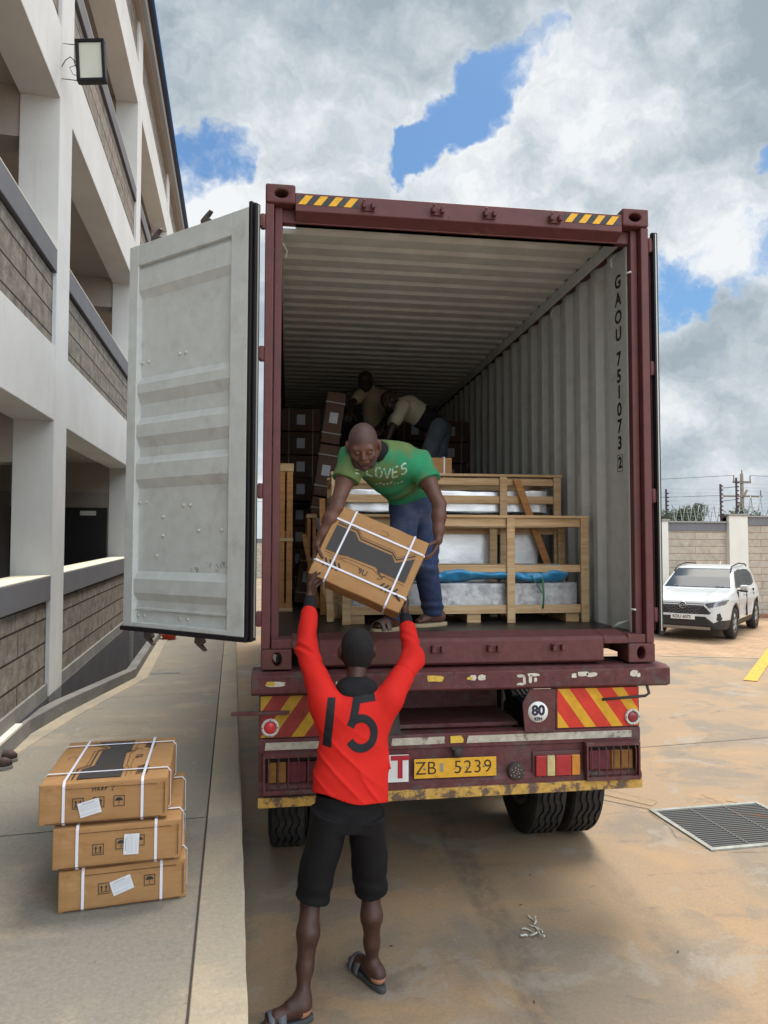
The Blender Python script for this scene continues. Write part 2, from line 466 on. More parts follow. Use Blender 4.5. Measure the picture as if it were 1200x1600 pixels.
# ------------------------------------------------------------------ implicit surfaces (bodies, clothes, car body)
def nz(a): a = np.array(a, float); return a/np.linalg.norm(a)
class Sdf:
    def __init__(s): s.p = []
    def cap(s, a, b, ra, rb=None, k=.02, op='u'):
        a = np.array(a, float); b = np.array(b, float); rb = ra if rb is None else rb
        r_ = max(ra, rb)
        def f(P):
            ba = b-a; pa = [P[i]-a[i] for i in range(3)]
            h = np.clip((pa[0]*ba[0]+pa[1]*ba[1]+pa[2]*ba[2])/(ba@ba+1e-12), 0, 1)
            return np.sqrt(sum((pa[i]-h*ba[i])**2 for i in range(3)))-(ra+(rb-ra)*h)
        s.p.append((f, np.minimum(a, b)-r_, np.maximum(a, b)+r_, k, op)); return s
    def chain(s, pts, rs, k=.02):
        for i in range(len(pts)-1): s.cap(pts[i], pts[i+1], rs[i], rs[i+1], k)
        return s
    def ell(s, c, r_, rot=None, k=.02, op='u'):
        c = np.array(c, float); r_ = np.array(r_, float)
        Q = np.eye(3) if rot is None else np.array(rot, float)   # rows = local axes
        def f(P):
            d = [P[i]-c[i] for i in range(3)]
            l = [Q[j][0]*d[0]+Q[j][1]*d[1]+Q[j][2]*d[2] for j in range(3)]
            k0 = np.sqrt(sum((l[j]/r_[j])**2 for j in range(3)))
            k1 = np.sqrt(sum((l[j]/r_[j]**2)**2 for j in range(3)))+1e-9
            return k0*(k0-1)/k1
        m_ = r_.max(); s.p.append((f, c-m_, c+m_, k, op)); return s
    def etube(s, o, axis, lat, tab, k=.02, op='u', power=2.0):
        """elliptic tube along axis from o; tab rows: t, off_lat, off_dep, r_lat, r_dep"""
        o = np.array(o, float); A = nz(axis); Lt = np.array(lat, float); Lt = nz(Lt-A*(Lt@A)); Dp = np.cross(A, Lt)
        T = np.array(tab, float)
        def f(P):
            d = [P[i]-o[i] for i in range(3)]
            t = A[0]*d[0]+A[1]*d[1]+A[2]*d[2]; u = Lt[0]*d[0]+Lt[1]*d[1]+Lt[2]*d[2]; w = Dp[0]*d[0]+Dp[1]*d[1]+Dp[2]*d[2]
            g = [np.interp(t, T[:, 0], T[:, i]) for i in range(1, 5)]
            e_ = (np.abs((u-g[0])/g[2])**power+np.abs((w-g[1])/g[3])**power)**(1/power)
            rad = (e_-1)*np.minimum(g[2], g[3])
            return np.maximum(rad, np.maximum(T[0, 0]-t, t-T[-1, 0]))
        ends = np.array([o+A*T[0, 0], o+A*T[-1, 0]]); r_ = T[:, 1:].max()*1.3+.02
        s.p.append((f, ends.min(0)-r_, ends.max(0)+r_, k, op)); return s
    def mesh(s, vox, post=None, smooth_it=0):
        us = [q for q in s.p if q[4] == 'u']
        lo = np.min([q[1] for q in us], axis=0)-3*vox-.01; hi = np.max([q[2] for q in us], axis=0)+3*vox+.01
        n = np.ceil((hi-lo)/vox).astype(int)+1
        ax = [(lo[i]+vox*np.arange(n[i])).astype(np.float32) for i in range(3)]
        D = np.full(n, .3, np.float32)
        for (f, a, b, k, op) in s.p:
            mg = k+3*vox
            i0 = np.maximum(0, np.floor((a-mg-lo)/vox).astype(int)); i1 = np.minimum(n, np.ceil((b+mg-lo)/vox).astype(int)+1)
            if (i1 <= i0).any(): continue
            sl = tuple(slice(i0[i], i1[i]) for i in range(3))
            P = [ax[0][sl[0]][:, None, None], ax[1][sl[1]][None, :, None], ax[2][sl[2]][None, None, :]]
            d = f(P); c = D[sl]
            if op == 'u':
                h = np.clip(.5+.5*(d-c)/k, 0, 1); D[sl] = d*(1-h)+c*h-k*h*(1-h)
            else:
                d = -d; h = np.clip(.5-.5*(d-c)/k, 0, 1); D[sl] = d*(1-h)+c*h+k*h*(1-h)
        if post is not None:
            D = post(D, ax[0][:, None, None], ax[1][None, :, None], ax[2][None, None, :])
        return nets(D, lo, vox, smooth_it)
def nets(D, lo, vox, smooth_it=0):
    S = D < 0
    n = np.array(D.shape)
    cnt = np.zeros(n-1, np.int8)
    for a in (0, 1):
        for b in (0, 1):
            for c in (0, 1): cnt += S[a:n[0]-1+a, b:n[1]-1+b, c:n[2]-1+c]
    act = (cnt > 0) & (cnt < 8)
    I = np.argwhere(act)
    ID = np.full(n-1, -1, np.int64); ID[act] = np.arange(len(I))
    acc = np.zeros((len(I), 3)); w = np.zeros(len(I))
    cs = [(a, b, c) for a in (0, 1) for b in (0, 1) for c in (0, 1)]
    for c0 in cs:
        for ax_ in range(3):
            if c0[ax_]: continue
            c1 = list(c0); c1[ax_] = 1
            v0 = D[I[:, 0]+c0[0], I[:, 1]+c0[1], I[:, 2]+c0[2]].astype(float); v1 = D[I[:, 0]+c1[0], I[:, 1]+c1[1], I[:, 2]+c1[2]].astype(float)
            mk = (v0 < 0) != (v1 < 0)
            t = np.where(mk, v0/np.where(mk, v0-v1, 1), 0)
            p = np.tile(np.array(c0, float), (len(I), 1)); p[:, ax_] += t
            acc[mk] += p[mk]; w[mk] += 1
    V = (I+acc/w[:, None])*vox+lo
    F = []
    for ax_ in range(3):
        sl0 = [slice(None)]*3; sl1 = [slice(None)]*3
        sl0[ax_] = slice(0, -1); sl1[ax_] = slice(1, None)
        ch = S[tuple(sl0)] != S[tuple(sl1)]
        b, c = [(1, 2), (2, 0), (0, 1)][ax_]
        E_ = np.argwhere(ch)
        ok = (E_[:, b] > 0) & (E_[:, c] > 0) & (E_[:, b] < n[b]-1) & (E_[:, c] < n[c]-1)
        E_ = E_[ok]
        neg = S[E_[:, 0], E_[:, 1], E_[:, 2]]
        def cid(db, dc):
            q = E_.copy(); q[:, b] += db; q[:, c] += dc
            return ID[q[:, 0], q[:, 1], q[:, 2]]
        q = np.stack([cid(-1, -1), cid(0, -1), cid(0, 0), cid(-1, 0)], 1)
        q[~neg] = q[~neg][:, ::-1]
        F.append(q)
    F = np.concatenate(F)
    F = F[(F >= 0).all(1)]
    for _ in range(smooth_it):
        acc = np.zeros_like(V); w = np.zeros(len(V))
        for i in range(4):
            a = F[:, i]; b = F[:, (i+1) % 4]
            for k in range(3):
                acc[:, k] += np.bincount(a, V[b, k], len(V))+np.bincount(b, V[a, k], len(V))
            w += np.bincount(a, minlength=len(V))+np.bincount(b, minlength=len(V))
        V = V*.4+.6*acc/np.maximum(w, 1)[:, None]
    return V, F
def mesh_obj(name, VF, mats, parent=None, mi=None, smooth_=True):
    V, F = VF
    me = bpy.data.meshes.new(name)
    me.from_pydata(V.tolist(), [], F.tolist())
    if not isinstance(mats, (list, tuple)): mats = [mats]
    for mm in mats: me.materials.append(mm)
    if mi is not None: me.polygons.foreach_set('material_index', np.asarray(mi, np.int32))
    if smooth_: me.polygons.foreach_set('use_smooth', [True]*len(me.polygons))
    me.update()
    o = bpy.data.objects.new(name, me); COL.objects.link(o)
    if parent is not None: o.parent = parent
    return o
def sub_mesh(VF, sel):
    V, F = VF; F = F[sel]
    used, inv = np.unique(F.ravel(), return_inverse=True)
    return V[used], inv.reshape(F.shape)

# ------------------------------------------------------------------ the yard
DK = .645                                   # height of the loading dock walkway above the yard
yard = ground_mat('yard_concrete', [(.305, .215, .135), (.205, .172, .135, .46, .57, .8), (.365, .235, .13, .52, .61, .6), (.31, .275, .23, .56, .64, .55), (.15, .12, .095, .60, .69, .55)], .7, .17, ((.14, .13, 1.9, .62), (-.95, .14, .4, .4), (1.02, .12, .8, .3)))
dockm = ground_mat('dock_concrete', [(.245, .215, .175), (.205, .20, .175, .44, .58, .7), (.33, .275, .21, .54, .66, .6), (.15, .135, .115, .61, .72, .5)], .9, .24)
kerbm = ground_mat('kerb_concrete', [(.36, .305, .23), (.27, .245, .20, .46, .60, .7), (.43, .35, .25, .55, .66, .5)], 1.3, .20)
darkjoint = mat('joint', (.06, .05, .045), .95)
paintY = mat('yellow_marking', (.62, .33, .05), .75, var=.2, vscale=9)
g = MB()
g.add([(-400, -400, 0), (400, -400, 0), (400, 700, 0), (-400, 700, 0)], [(0, 1, 2, 3)])
tag(g.build('ground', yard), kind='structure')
pave = brick_mat('block_paving', (.36, .235, .15), (.42, .28, .175), (.24, .165, .11), .2, .1, .006, 'xy', .5, .3, .22, 1.5)
MB().add([(6.2, 9.0, .004), (30, 2.2, .004), (30, 16.2, .004), (3.5, 16.2, .004), (3.5, 9.8, .004)], [(0, 1, 2, 3, 4)]).build('paving', pave)
tag(bpy.data.objects['paving'], kind='structure')
s_ = MB()
s_.add([(6.2, 8.95, .006), (30, 2.15, .006), (30, 2.24, .006), (6.2, 9.04, .006)], [(0, 1, 2, 3)])
tag(s_.build('paving_edge', kerbm), kind='structure')
s_ = MB()                                   # painted bay line
s_.add([(6.20, 6.42, .012), (6.36, 6.30, .012), (14.6, 15.9, .012), (14.44, 16.0, .012)], [(0, 1, 2, 3)])
tag(s_.build('bay_marking', paintY), kind='structure')
s_ = MB()                                   # joints sawn in the slab
for (a, b, w_) in (((1.5, 2.9), (14, 4.4), .006), ((-1.2, -2.6), (9, -1.5), .004), ((1.25, 1.9), (2.0, 1.25), .006), ((-1.2, 2.1), (1.4, 2.6), .006)):
    d = (Vector(b)-Vector(a)).normalized(); p = Vector((-d.y, d.x))*w_
    s_.add([(a[0]-p.x, a[1]-p.y, .004), (b[0]-p.x, b[1]-p.y, .004), (b[0]+p.x, b[1]+p.y, .004), (a[0]+p.x, a[1]+p.y, .004)], [(0, 1, 2, 3)])
tag(s_.build('slab_joint', mat('soft_joint', (.20, .155, .11), .95)), kind='structure')
# worn tyre tracks on the yard (rubber dust)
trk = mat('rubber_dust', (.20, .16, .12), .9, var=.3, vscale=5)
# raised loading dock
def kx(y): return -1.318-.0733*y             # kerb line
def jx(y): return kx(y)-.185+.006*y          # joint between slab and kerb strip
m_ = MB()
Y0, Y1 = -9.0, 34.0
m_.prism([(kx(Y0)-.19, Y0), (-3.2, Y0), (-3.32, -1.2), (-3.13, 1.291), (-3.03, 2.447), (-2.774, 4.185), (-3.06, 7.138), (-3.57, 14.0), (-4.9, Y1), (kx(Y1)-.19, Y1)], 0, DK, 'z')
tag(m_.build('walkway', dockm), kind='structure')
m_ = MB()
ys = np.linspace(Y0, Y1, 430)
prof_out = []
vs = []; fs = []
for i, y in enumerate(ys):
    wob = .0012*math.sin(y*5.3)+.0015*math.sin(y*17.1)
    c = .012
    vs += [(kx(y)-.187, y, DK-.004), (kx(y)-.183, y, DK), (kx(y)-c+wob, y, DK), (kx(y)+wob, y, DK-c), (kx(y)+wob, y, 0)]
for i in range(len(ys)-1):
    for k in range(4): fs.append((i*5+k, i*5+k+1, (i+1)*5+k+1, (i+1)*5+k))
m_.add(vs, fs, 0, False)
tag(m_.build('kerb', kerbm), kind='structure')
m_ = MB()
for (x0, y0, x1, y1) in ((-3.3, -.35, kx(-.2)-.19, -.12), (-3.2, 3.1, kx(3.3)-.19, 3.3), (-3.2, 6.6, kx(6.8)-.19, 6.8), (-3.2, -3.2, kx(-3)-.19, -3)):
    d = Vector((x1-x0, y1-y0)).normalized(); p = Vector((-d.y, d.x))*.003
    m_.add([(x0-p.x, y0-p.y, DK+.002), (x1-p.x, y1-p.y, DK+.002), (x1+p.x, y1+p.y, DK+.002), (x0+p.x, y0+p.y, DK+.002)], [(0, 1, 2, 3)])
m_.add([(kx(Y0)-.194, Y0, DK+.003), (kx(Y0)-.188, Y0, DK+.003), (kx(Y1)-.188, Y1, DK+.003), (kx(Y1)-.194, Y1, DK+.003)], [(0, 1, 2, 3)])
tag(m_.build('walkway_joint', darkjoint), kind='structure')

# drain covers
galv = mat('galvanised_steel', (.33, .34, .33), .5, .6, var=.15, vscale=8)
rusty = mat('rusty_steel', (.13, .13, .125), .6, .5, col2=(.22, .10, .05), c2lo=.55, c2hi=.68, c2scale=3)
g0 = empty('drain_grate', 'large steel drain grate in a pale frame in the yard right of the truck', 'drain grate', (1.945, .575, 0), (0, 0, R(3.5)))
fr = MB(); gw, gh = .92, .71
fr.box(-.038, 0, -.038, gh+.038, 0, .014); fr.box(gw, gw+.038, -.038, gh+.038, 0, .014); fr.box(0, gw, -.038, 0, 0, .013); fr.box(0, gw, gh, gh+.038, 0, .013)
fr.build('frame', mat('pale_frame', (.30, .30, .27), .7, .1, var=.25, vscale=12), g0, .002)
bars = MB()
for i in range(21):
    y = .02+i*(gh-.04)/20
    bars.box(0, gw, y-.005, y+.005, .0, .011)
for x in (.30, .61): bars.box(x-.006, x+.006, 0, gh, .002, .0125)
bars.build('bars', rusty, g0)
MB().box(0, gw, 0, gh, .001, .005).build('pit', mat('pit_dark', (.045, .042, .04), .9, col2=(.12, .06, .03), c2lo=.6, c2hi=.7), g0)
g1 = empty('drain_channel', 'short narrow grey drain strip lying across the far part of the walkway', 'drain strip', (-2.72, 4.42, DK), (0, 0, R(4)))
MB().box(0, .42, 0, .07, 0, .008).build('cover', galv, g1, .002)
MB().box(.01, .41, .028, .036, .008, .010).build('slot', darkjoint, g1)
# rough channel edges by the grate (broken mortar haunch)
hn = MB()
hn.prism([(1.30, 2.12), (1.40, 2.17), (2.02, 1.48), (1.94, 1.41)], 0, .005, 'z')
hn.prism([(2.62, 1.44), (3.9, .55), (3.98, .66), (2.70, 1.56)], 0, .005, 'z')
tag(hn.build('gutter_haunch', yard), kind='structure')
s_ = MB()
for pts in ([(1.28, 2.10), (1.6, 1.76), (1.93, 1.40)], [(1.42, 2.19), (1.75, 1.83), (2.04, 1.50)], [(1.40, 1.66), (1.62, 1.50), (1.90, 1.33)], [(1.93, .52), (1.80, .80), (1.86, 1.0), (1.84, 1.30)], [(2.05, .50), (2.4, .46), (2.75, .49)], [(2.60, 1.34), (2.9, 1.17), (3.6, .62)], [(2.56, 1.40), (2.50, 1.62)], [(2.53, 1.38), (2.36, 1.60)]):
    P_ = [Vector((*q, 0)) for q in pts]; den_ = []
    for a, c in zip(P_, P_[1:]):
        for k in range(6): den_.append(a.lerp(c, k/6)+Vector((random.uniform(-.008, .008), random.uniform(-.008, .008), 0)))
    den_.append(P_[-1])
    for a, c in zip(den_, den_[1:]):
        d = (c-a).normalized(); q = Vector((-d.y, d.x, 0))*random.uniform(.001, .003)
        s_.add([(v.x, v.y, .0065) for v in (a-q, c-q, c+q, a+q)], [(0, 1, 2, 3)])
tag(s_.build('slab_crack', mat('soft_joint', (.20, .155, .11), .95)), kind='structure')

# ------------------------------------------------------------------ office building on the left
bw = empty('office_building', 'three storey cream office block with grey stone parapets left of the walkway', 'building', (-3.087, 1.636, .645), (R(1.0), 0, R(4.135)))
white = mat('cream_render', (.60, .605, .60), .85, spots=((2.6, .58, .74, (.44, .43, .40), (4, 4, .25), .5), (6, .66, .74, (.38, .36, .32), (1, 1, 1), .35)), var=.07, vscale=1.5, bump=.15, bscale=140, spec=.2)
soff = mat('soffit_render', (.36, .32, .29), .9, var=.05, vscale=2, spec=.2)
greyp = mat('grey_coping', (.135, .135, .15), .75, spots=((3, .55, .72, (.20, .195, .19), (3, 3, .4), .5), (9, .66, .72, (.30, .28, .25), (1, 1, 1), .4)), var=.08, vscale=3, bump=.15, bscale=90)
lit_top = mat('sunlit_top', (.80, .74, .60), .85, var=.08)  # sunlight on the ledge tops put into this pale colour
stone = brick_mat('stone_courses', (.20, .175, .15), (.235, .205, .175), (.035, .025, .022), 9.0, .21, .009, 'yz', .3, .9, .5, 9)
darkg = mat('dark_plinth', (.075, .072, .08), .85, var=.15, vscale=2.5)
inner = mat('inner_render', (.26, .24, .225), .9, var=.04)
blackd = mat('black_door', (.008, .008, .010), .35, spec=.5)
PW, PD = .48, .34
PIL = [-9.05-4.95, -9.05, -4.12, .83, 5.78, 10.75, 15.7, 20.65]
S0, S1 = PIL[0], PIL[-1]+PW
TOPZ = 10.05
for s0 in PIL:
    MB().box(-PD, 0, s0, s0+PW, -.5 if s0 > 0 else -.5, TOPZ).build('pillar', white, bw, .006)
for i in range(len(PIL)-1):
    a, b = PIL[i]+PW, PIL[i+1]
    for k in range(4):
        zb = 2.60+2.93*k
        if k < 3:
            MB().box(-PD, -.003, a, b, zb, zb+.66).build('beam', white, bw, .005)
        z0 = (.266 if k == 0 else zb-2.93+.66)
        z1 = .98+2.93*k
        if k < 3 or True:
            if k == 3: z1 = 9.78
            MB().box(-.20, -.035, a, b, z0, z1).build('parapet_panel', stone, bw)
            if k < 3:
                MB().box(-.28, -.001, a, b, z1+.02, z1+.235).build('coping', greyp, bw, .008)
                MB().box(-.279, -.004, a, b, z1+.236, z1+.243).build('coping_lit_top', lit_top, bw)  # thin pale strip painted as the sunlit top of the coping
                MB().box(-.19, -.05, a, b, z1, z1+.02).build('shadow_gap', darkjoint, bw)
# floors, ceilings and the corridor wall behind
for k in range(4):
    zb = 2.93*k
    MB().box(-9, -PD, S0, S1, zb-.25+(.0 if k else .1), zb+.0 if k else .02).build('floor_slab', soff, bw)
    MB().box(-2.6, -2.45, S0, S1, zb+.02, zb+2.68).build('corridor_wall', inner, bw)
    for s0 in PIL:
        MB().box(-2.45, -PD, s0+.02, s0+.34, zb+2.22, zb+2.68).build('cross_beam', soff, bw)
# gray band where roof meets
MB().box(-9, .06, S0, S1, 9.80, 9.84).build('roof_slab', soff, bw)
gt = MB()
gt.box(.0, .14, S0-.3, S1+.35, 9.84, 10.02)
gt.build('gutter', mat('gutter_grey', (.30, .31, .32), .5, .2), bw, .01)
MB().box(-.35, .20, S0-.32, S1+.37, 10.02, 10.06).build('fascia_trim', mat('dark_trim', (.03, .02, .03), .5), bw)
MB().prism([(.235, 10.065), (.235, 10.105), (-9.5, 11.9), (-9.5, 11.86)], S0-.35, S1+.4, 'y').build('roof', mat('blue_roof_sheet', (.06, .20, .50), .45, .3), bw)
MB().prism([(-.02, 9.9), (-9.0, 9.9), (-9.0, 11.8)], S1-.25, S1-.02, 'y').build('gable_wall', white, bw)
MB().box(-9, -.34, S1-.3, S1, -.6, 9.9).build('gable_wall', white, bw)
# ground floor cross wall with the black door, and the left bay
cw = MB()
cw.box(-2.45, -PD, 5.80, 5.92, .0, 2.22)
cw.build('cross_wall', inner, bw)
dr = MB(); dr.box(-1.75, -PD-.02, 5.765, 5.795, .02, 1.98)
dro = dr.build('door', blackd, bw)
MB().box(-1.66, -1.64, 5.73, 5.76, .5, 1.5).build('handle', galv, dro)
MB().box(-.75, -.52, 5.745, 5.764, 1.86, 1.93).build('door_closer', mat('pale_plastic', (.5, .5, .48), .5), dro)
MB().box(-2.45, -2.43, 1.9, 3.9, .02, 2.1).build('door', blackd, bw)
MB().box(-2.45, -2.43, -1.8, -.2, .02, 2.1).build('door', blackd, bw)
dome = MB(); dome.lathe([(0, .075), (-.05, .075), (-.09, .05), (-.105, .01)], 'z', (-.62, .30, 2.30), 20, closed=True)
dome.build('dome_camera', mat('black_plastic', (.01, .01, .012), .3), bw)
# plinth and the splayed light well in front of it
MB().box(-.30, -.012, S0, S1, .155, .265).build('plinth', mat('plinth_render', (.21, .20, .19), .9, var=.2, vscale=4), bw)
MB().box(-.29, .0, S0, S1, -1.6, .1545).build('plinth_wall', darkg, bw)
MB().box(.0, .035, -9, .10, -.02, .135).build('ramp_edge', mat('plinth_render', (.21, .20, .19), .9), bw)
MB().box(-.07, .036, -.62, -.10, .137, .157).build('plinth_cap', lit_top, bw)  # plinth top, sunlight painted in by its pale colour
lw = empty('low_wall', 'low rough concrete upstand running beside the dark light well of the office block', 'low wall', (0, 0, 0))
wp = [(-3.30, -1.2), (-3.108, 1.291), (-3.01, 2.447), (-2.754, 4.185), (-3.041, 7.138), (-3.55, 14.0), (-4.2, 23)]
wallc = ground_mat('upstand_concrete', [(.19, .185, .175), (.14, .138, .135, .42, .6, .8), (.24, .225, .20, .55, .68, .5)], 2.2, .15)
def wall_strip(pts, th, z0, z1):
    b = MB(); n = len(pts); vs = []
    for i, p in enumerate(pts):
        q0 = Vector(pts[max(0, i-1)]); q1 = Vector(pts[min(n-1, i+1)])
        d = (q1-q0).normalized(); nn = Vector((-d.y, d.x))*th
        vs += [(p[0], p[1], z0), (p[0], p[1], z1(i)), (p[0]+nn.x, p[1]+nn.y, z1(i)), (p[0]+nn.x, p[1]+nn.y, z0)]
    fs = []
    for i in range(n-1):
        for k in range(4): fs.append((i*4+k, i*4+(k+1) % 4, (i+1)*4+(k+1) % 4, (i+1)*4+k))
    fs += [(0, 1, 2, 3), (4*n-1, 4*n-2, 4*n-3, 4*n-4)]
    return b.add(vs, fs)
hts = [.13, .13, .13, .11, .11, .12, .12]
wall_strip(wp, .10, DK-.01, lambda i: DK+hts[i]).build('upstand', wallc, lw, .008)
foot = [(p[0]+.10, p[1]) for p in wp]
b = MB(); vs = []
for p, q in zip(wp, foot): vs += [(p[0], p[1], DK+.012), (q[0]+.03, q[1], DK+.010), (q[0]+.035, q[1], DK)]
fs = []
for i in range(len(wp)-1):
    for k in range(2): fs.append((i*3+k, i*3+k+1, (i+1)*3+k+1, (i+1)*3+k))
b.add(vs, fs).build('mortar_fillet', kerbm, lw)

# floodlight on the building
fl = empty('floodlight', 'black framed rectangular floodlight on a wire bracket high on the nearest pillar', 'floodlight', (-2.86, 2.28, 6.50), (R(-4), R(-5), R(-3)))
blk = mat('black_metal', (.012, .012, .014), .45, .3)
f_ = MB()
w2, h2 = .128, .205
for (x0, x1, z0, z1) in ((-w2, w2, h2-.028, h2), (-w2, w2, -h2, -h2+.028), (-w2, -w2+.03, -h2+.028, h2-.028), (w2-.03, w2, -h2+.028, h2-.028)):
    f_.box(x0, x1, -.03, .03, z0, z1)
f_.box(-w2+.01, w2-.01, .03, .05, -h2+.01, h2-.01)
f_.build('housing', blk, fl, .006)
MB().box(-w2+.03, w2-.03, -.012, -.006, -h2+.028, h2-.028).build('lens', mat('lamp_glass', (.52, .53, .46), .25, var=.04, coat=.6), fl)
br_ = MB()
br_.tube([(-w2, .03, .19), (-.30, .10, .27), (-.31, .10, -.08), (-w2, .03, -.16)], .004, 6)
br_.tube([(-.30, .10, .02), (-.24, .05, .06), (-.18, .0, .05), (-.13, .02, .0)], .004, 6)
br_.tube([(-w2, .03, .0), (-.20, .03, -.03), (-.18, .05, -.08), (-w2, .04, -.11)], .003, 6)
br_.build('bracket', blk, fl)

# red bucket-like thing far along the walkway
tb = empty('plastic_basin', 'small red plastic basin at the far end of the walkway behind the open door', 'basin', (-2.93, 7.6, DK))
lt = MB(); lt.lathe([(0, .09), (.07, .12), (.085, .135), (.085, .12), (.02, .08)], 'z', (0, 0, 0), 24)
lt.build('bowl', mat('red_plastic', (.55, .06, .03), .4), tb)
lt = MB(); lt.lathe([(.078, .135), (.09, .143), (.09, .13)], 'z', (0, 0, 0), 24)
lt.build('rim', mat('red_plastic', (.5, .05, .03)), tb)

# shoes standing at the left edge
def make_shoe(loc, rz, lab):
    t = empty('shoe', lab, 'shoe', loc, (0, 0, rz), 'shoes by the building')
    so = MB()
    pts = []
    for i in range(28):
        a = 2*math.pi*i/28
        x = .135*math.cos(a); y = (.05+.006*math.cos(a))*math.sin(a)
        if -.09 < x < .02: y *= .84
        pts.append((x, y))
    so.prism(pts, 0, .024, 'z').build('sole', mat('shoe_sole', (.20, .19, .17), .8), t, .004)
    s = Sdf(); s.chain([(-.10, 0, .055), (-.02, 0, .052), (.08, 0, .04), (.105, 0, .036)], [.036, .038, .034, .026], .02)
    s.cap((-.09, 0, .06), (-.085, 0, .085), .034, .032, .02)
    mesh_obj('upper', s.mesh(.005, lambda D, X, Y, Z: np.maximum(D, np.maximum(.024-Z+0*X+0*Y, -(np.sqrt((X+.085)**2+Y**2+((Z-.115)*.8)**2)-.034)))), mat('shoe_brown', (.045, .025, .02), .6, var=.15), t)
    return t
make_shoe((-3.05, 1.08, DK), R(8), 'dark brown shoe at the left edge, further from the carton stack')
make_shoe((-3.02, .90, DK), R(14), 'dark brown shoe with grey sole at the left edge, nearer to the carton stack')

# ------------------------------------------------------------------ boundary walls
bwall = brick_mat('wall_blocks', (.34, .30, .25), (.40, .35, .29), (.25, .16, .11), 2.3, .215, .010, 'xz', .5, .5, .22, 7)
wrend = mat('pillar_render', (.60, .58, .53), .85, var=.06, vscale=2, bump=.1)
def perimeter(name, label, x0, x1, y, h, pillars, rot=0, loc=None):
    t = empty(name, label, 'wall', loc or (x0, y, 0), (0, 0, rot))
    L_ = x1-x0
    MB().box(0, L_, .08, .24, 0, h-.30).build('block_panel', bwall, t)
    MB().box(0, L_, .05, .27, h-.30, h-.05).build('grey_band', greyp, t)
    MB().box(0, L_, .0, .32, h-.049, h).build('coping', mat('wall_coping', (.25, .24, .23), .85), t, .008)
    for p in pillars:
        MB().box(p, p+.62, -.08, .36, 0, h-.01).build('pillar', wrend, t, .01)
        MB().box(p-.04, p+.66, -.12, .40, h-.009, h+.05).build('pillar_cap', mat('wall_coping', (.25, .24, .23)), t, .008)
    return t
w1 = perimeter('boundary_wall', 'pale stone block boundary wall with cream pillars behind the white car', 9.0, 12.33, 16, 2.92, (.72,))
w2_ = perimeter('boundary_wall', 'taller right hand length of stone block boundary wall beyond the cream pillar', 12.33, 24, 16, 3.10, (.0, 5.2, 10.6))
w3_ = perimeter('boundary_wall', 'long far boundary wall glimpsed between the open door and the container', -12, 9.0, 44, 2.6, (2, 8, 14))
w4_ = perimeter('boundary_wall', 'cross length of stone block wall hidden partly by the right door of the container', 0, 28, 0, 2.90, (6, 12, 18), R(90), (9.3, 16, 0))
# planting bed edge behind the car
tag(MB().box(12.9, 24, 15.5, 15.9, 0, .10).build('planting_bed', mat('red_soil', (.22, .11, .07), .95, var=.3, bump=.5)), kind='structure')

# electric fence posts with insulators
ins = mat('insulator', (.02, .015, .03), .4)
def post(x, y, z, h, lab):
    t = empty('electric_fence_post', lab, 'fence post', (x, y, z), (0, 0, 0), 'posts of the electric fence')
    MB().box(-.022, .022, -.022, .022, 0, h).build('post', mat('post_dark', (.05, .03, .04), .6), t)
    b = MB()
    n = int((h-.15)/.125)
    for i in range(n+1):
        zz = .12+i*.125
        b.lathe([(-.02, .022), (0, .032), (.02, .022)], 'z', (.045, -.02, zz), 10, closed=True)
    b.build('insulators', ins, t)
    return t
post(10.42, 16.16, 2.90, 1.0, 'dark electric fence post on the wall just right of the container door')
post(12.22, 16.16, 2.90, 1.18, 'shorter of the two dark fence posts standing close together by the wall pillar')
post(12.78, 16.20, 3.14, 1.15, 'taller of the two dark fence posts, standing on the wall pillar')
post(16.0, 16.2, 3.1, 1.15, 'dark electric fence post further along the right wall')
br_ = MB()
for zz in (3.55, 3.95): br_.tube([(12.22, 16.16, zz), (12.78, 16.2, zz+.06)], .01, 6)
tag(br_.build('fence_brace', blk), 'two thin dark rods bracing the pair of fence posts', 'brace')
fw_ = MB()
for i in range(8):
    z = 3.06+i*.12
    fw_.tube([(10.42, 16.13, z), (12.22, 16.13, z+.02)], .0025, 4); fw_.tube([(12.78, 16.13, z+.2), (16, 16.13, z+.16), (24, 16.13, z+.16)], .0025, 4)
    fw_.tube([(9, 16.13, z-.03), (10.42, 16.13, z)], .0025, 4)
tag(fw_.build('fence_wires', mat('wire', (.2, .2, .2), .5, .7)), 'fine parallel wires strung between the electric fence posts', 'fence wire')
def razor(x0, x1, y, z, r, lab, turns):
    pts = []
    n = int(turns*22)
    for i in range(n+1):
        t = i/n; a = t*turns*2*math.pi
        pts.append((x0+(x1-x0)*t+.09*math.sin(a*1.0), y+r*.6*math.sin(a), z+r+r*math.cos(a)))
    b = MB(); b.tube(pts, .013, 4)
    for i in range(0, n, 3):
        p = Vector(pts[i]); q = Vector((random.uniform(-1, 1), random.uniform(-1, 1), random.uniform(-1, 1))).normalized()*.025
        b.tube([p-q, p+q], .004, 3)
    tag(b.build('razor_wire', mat('razor_steel', (.34, .35, .36), .5, .6)), lab, 'razor wire')
razor(10.6, 12.2, 16.16, 2.93, .24, 'smaller coil of razor wire along the lower wall right of the container', 7)
razor(12.9, 24, 16.16, 3.12, .30, 'larger coil of razor wire along the taller right wall', 34)

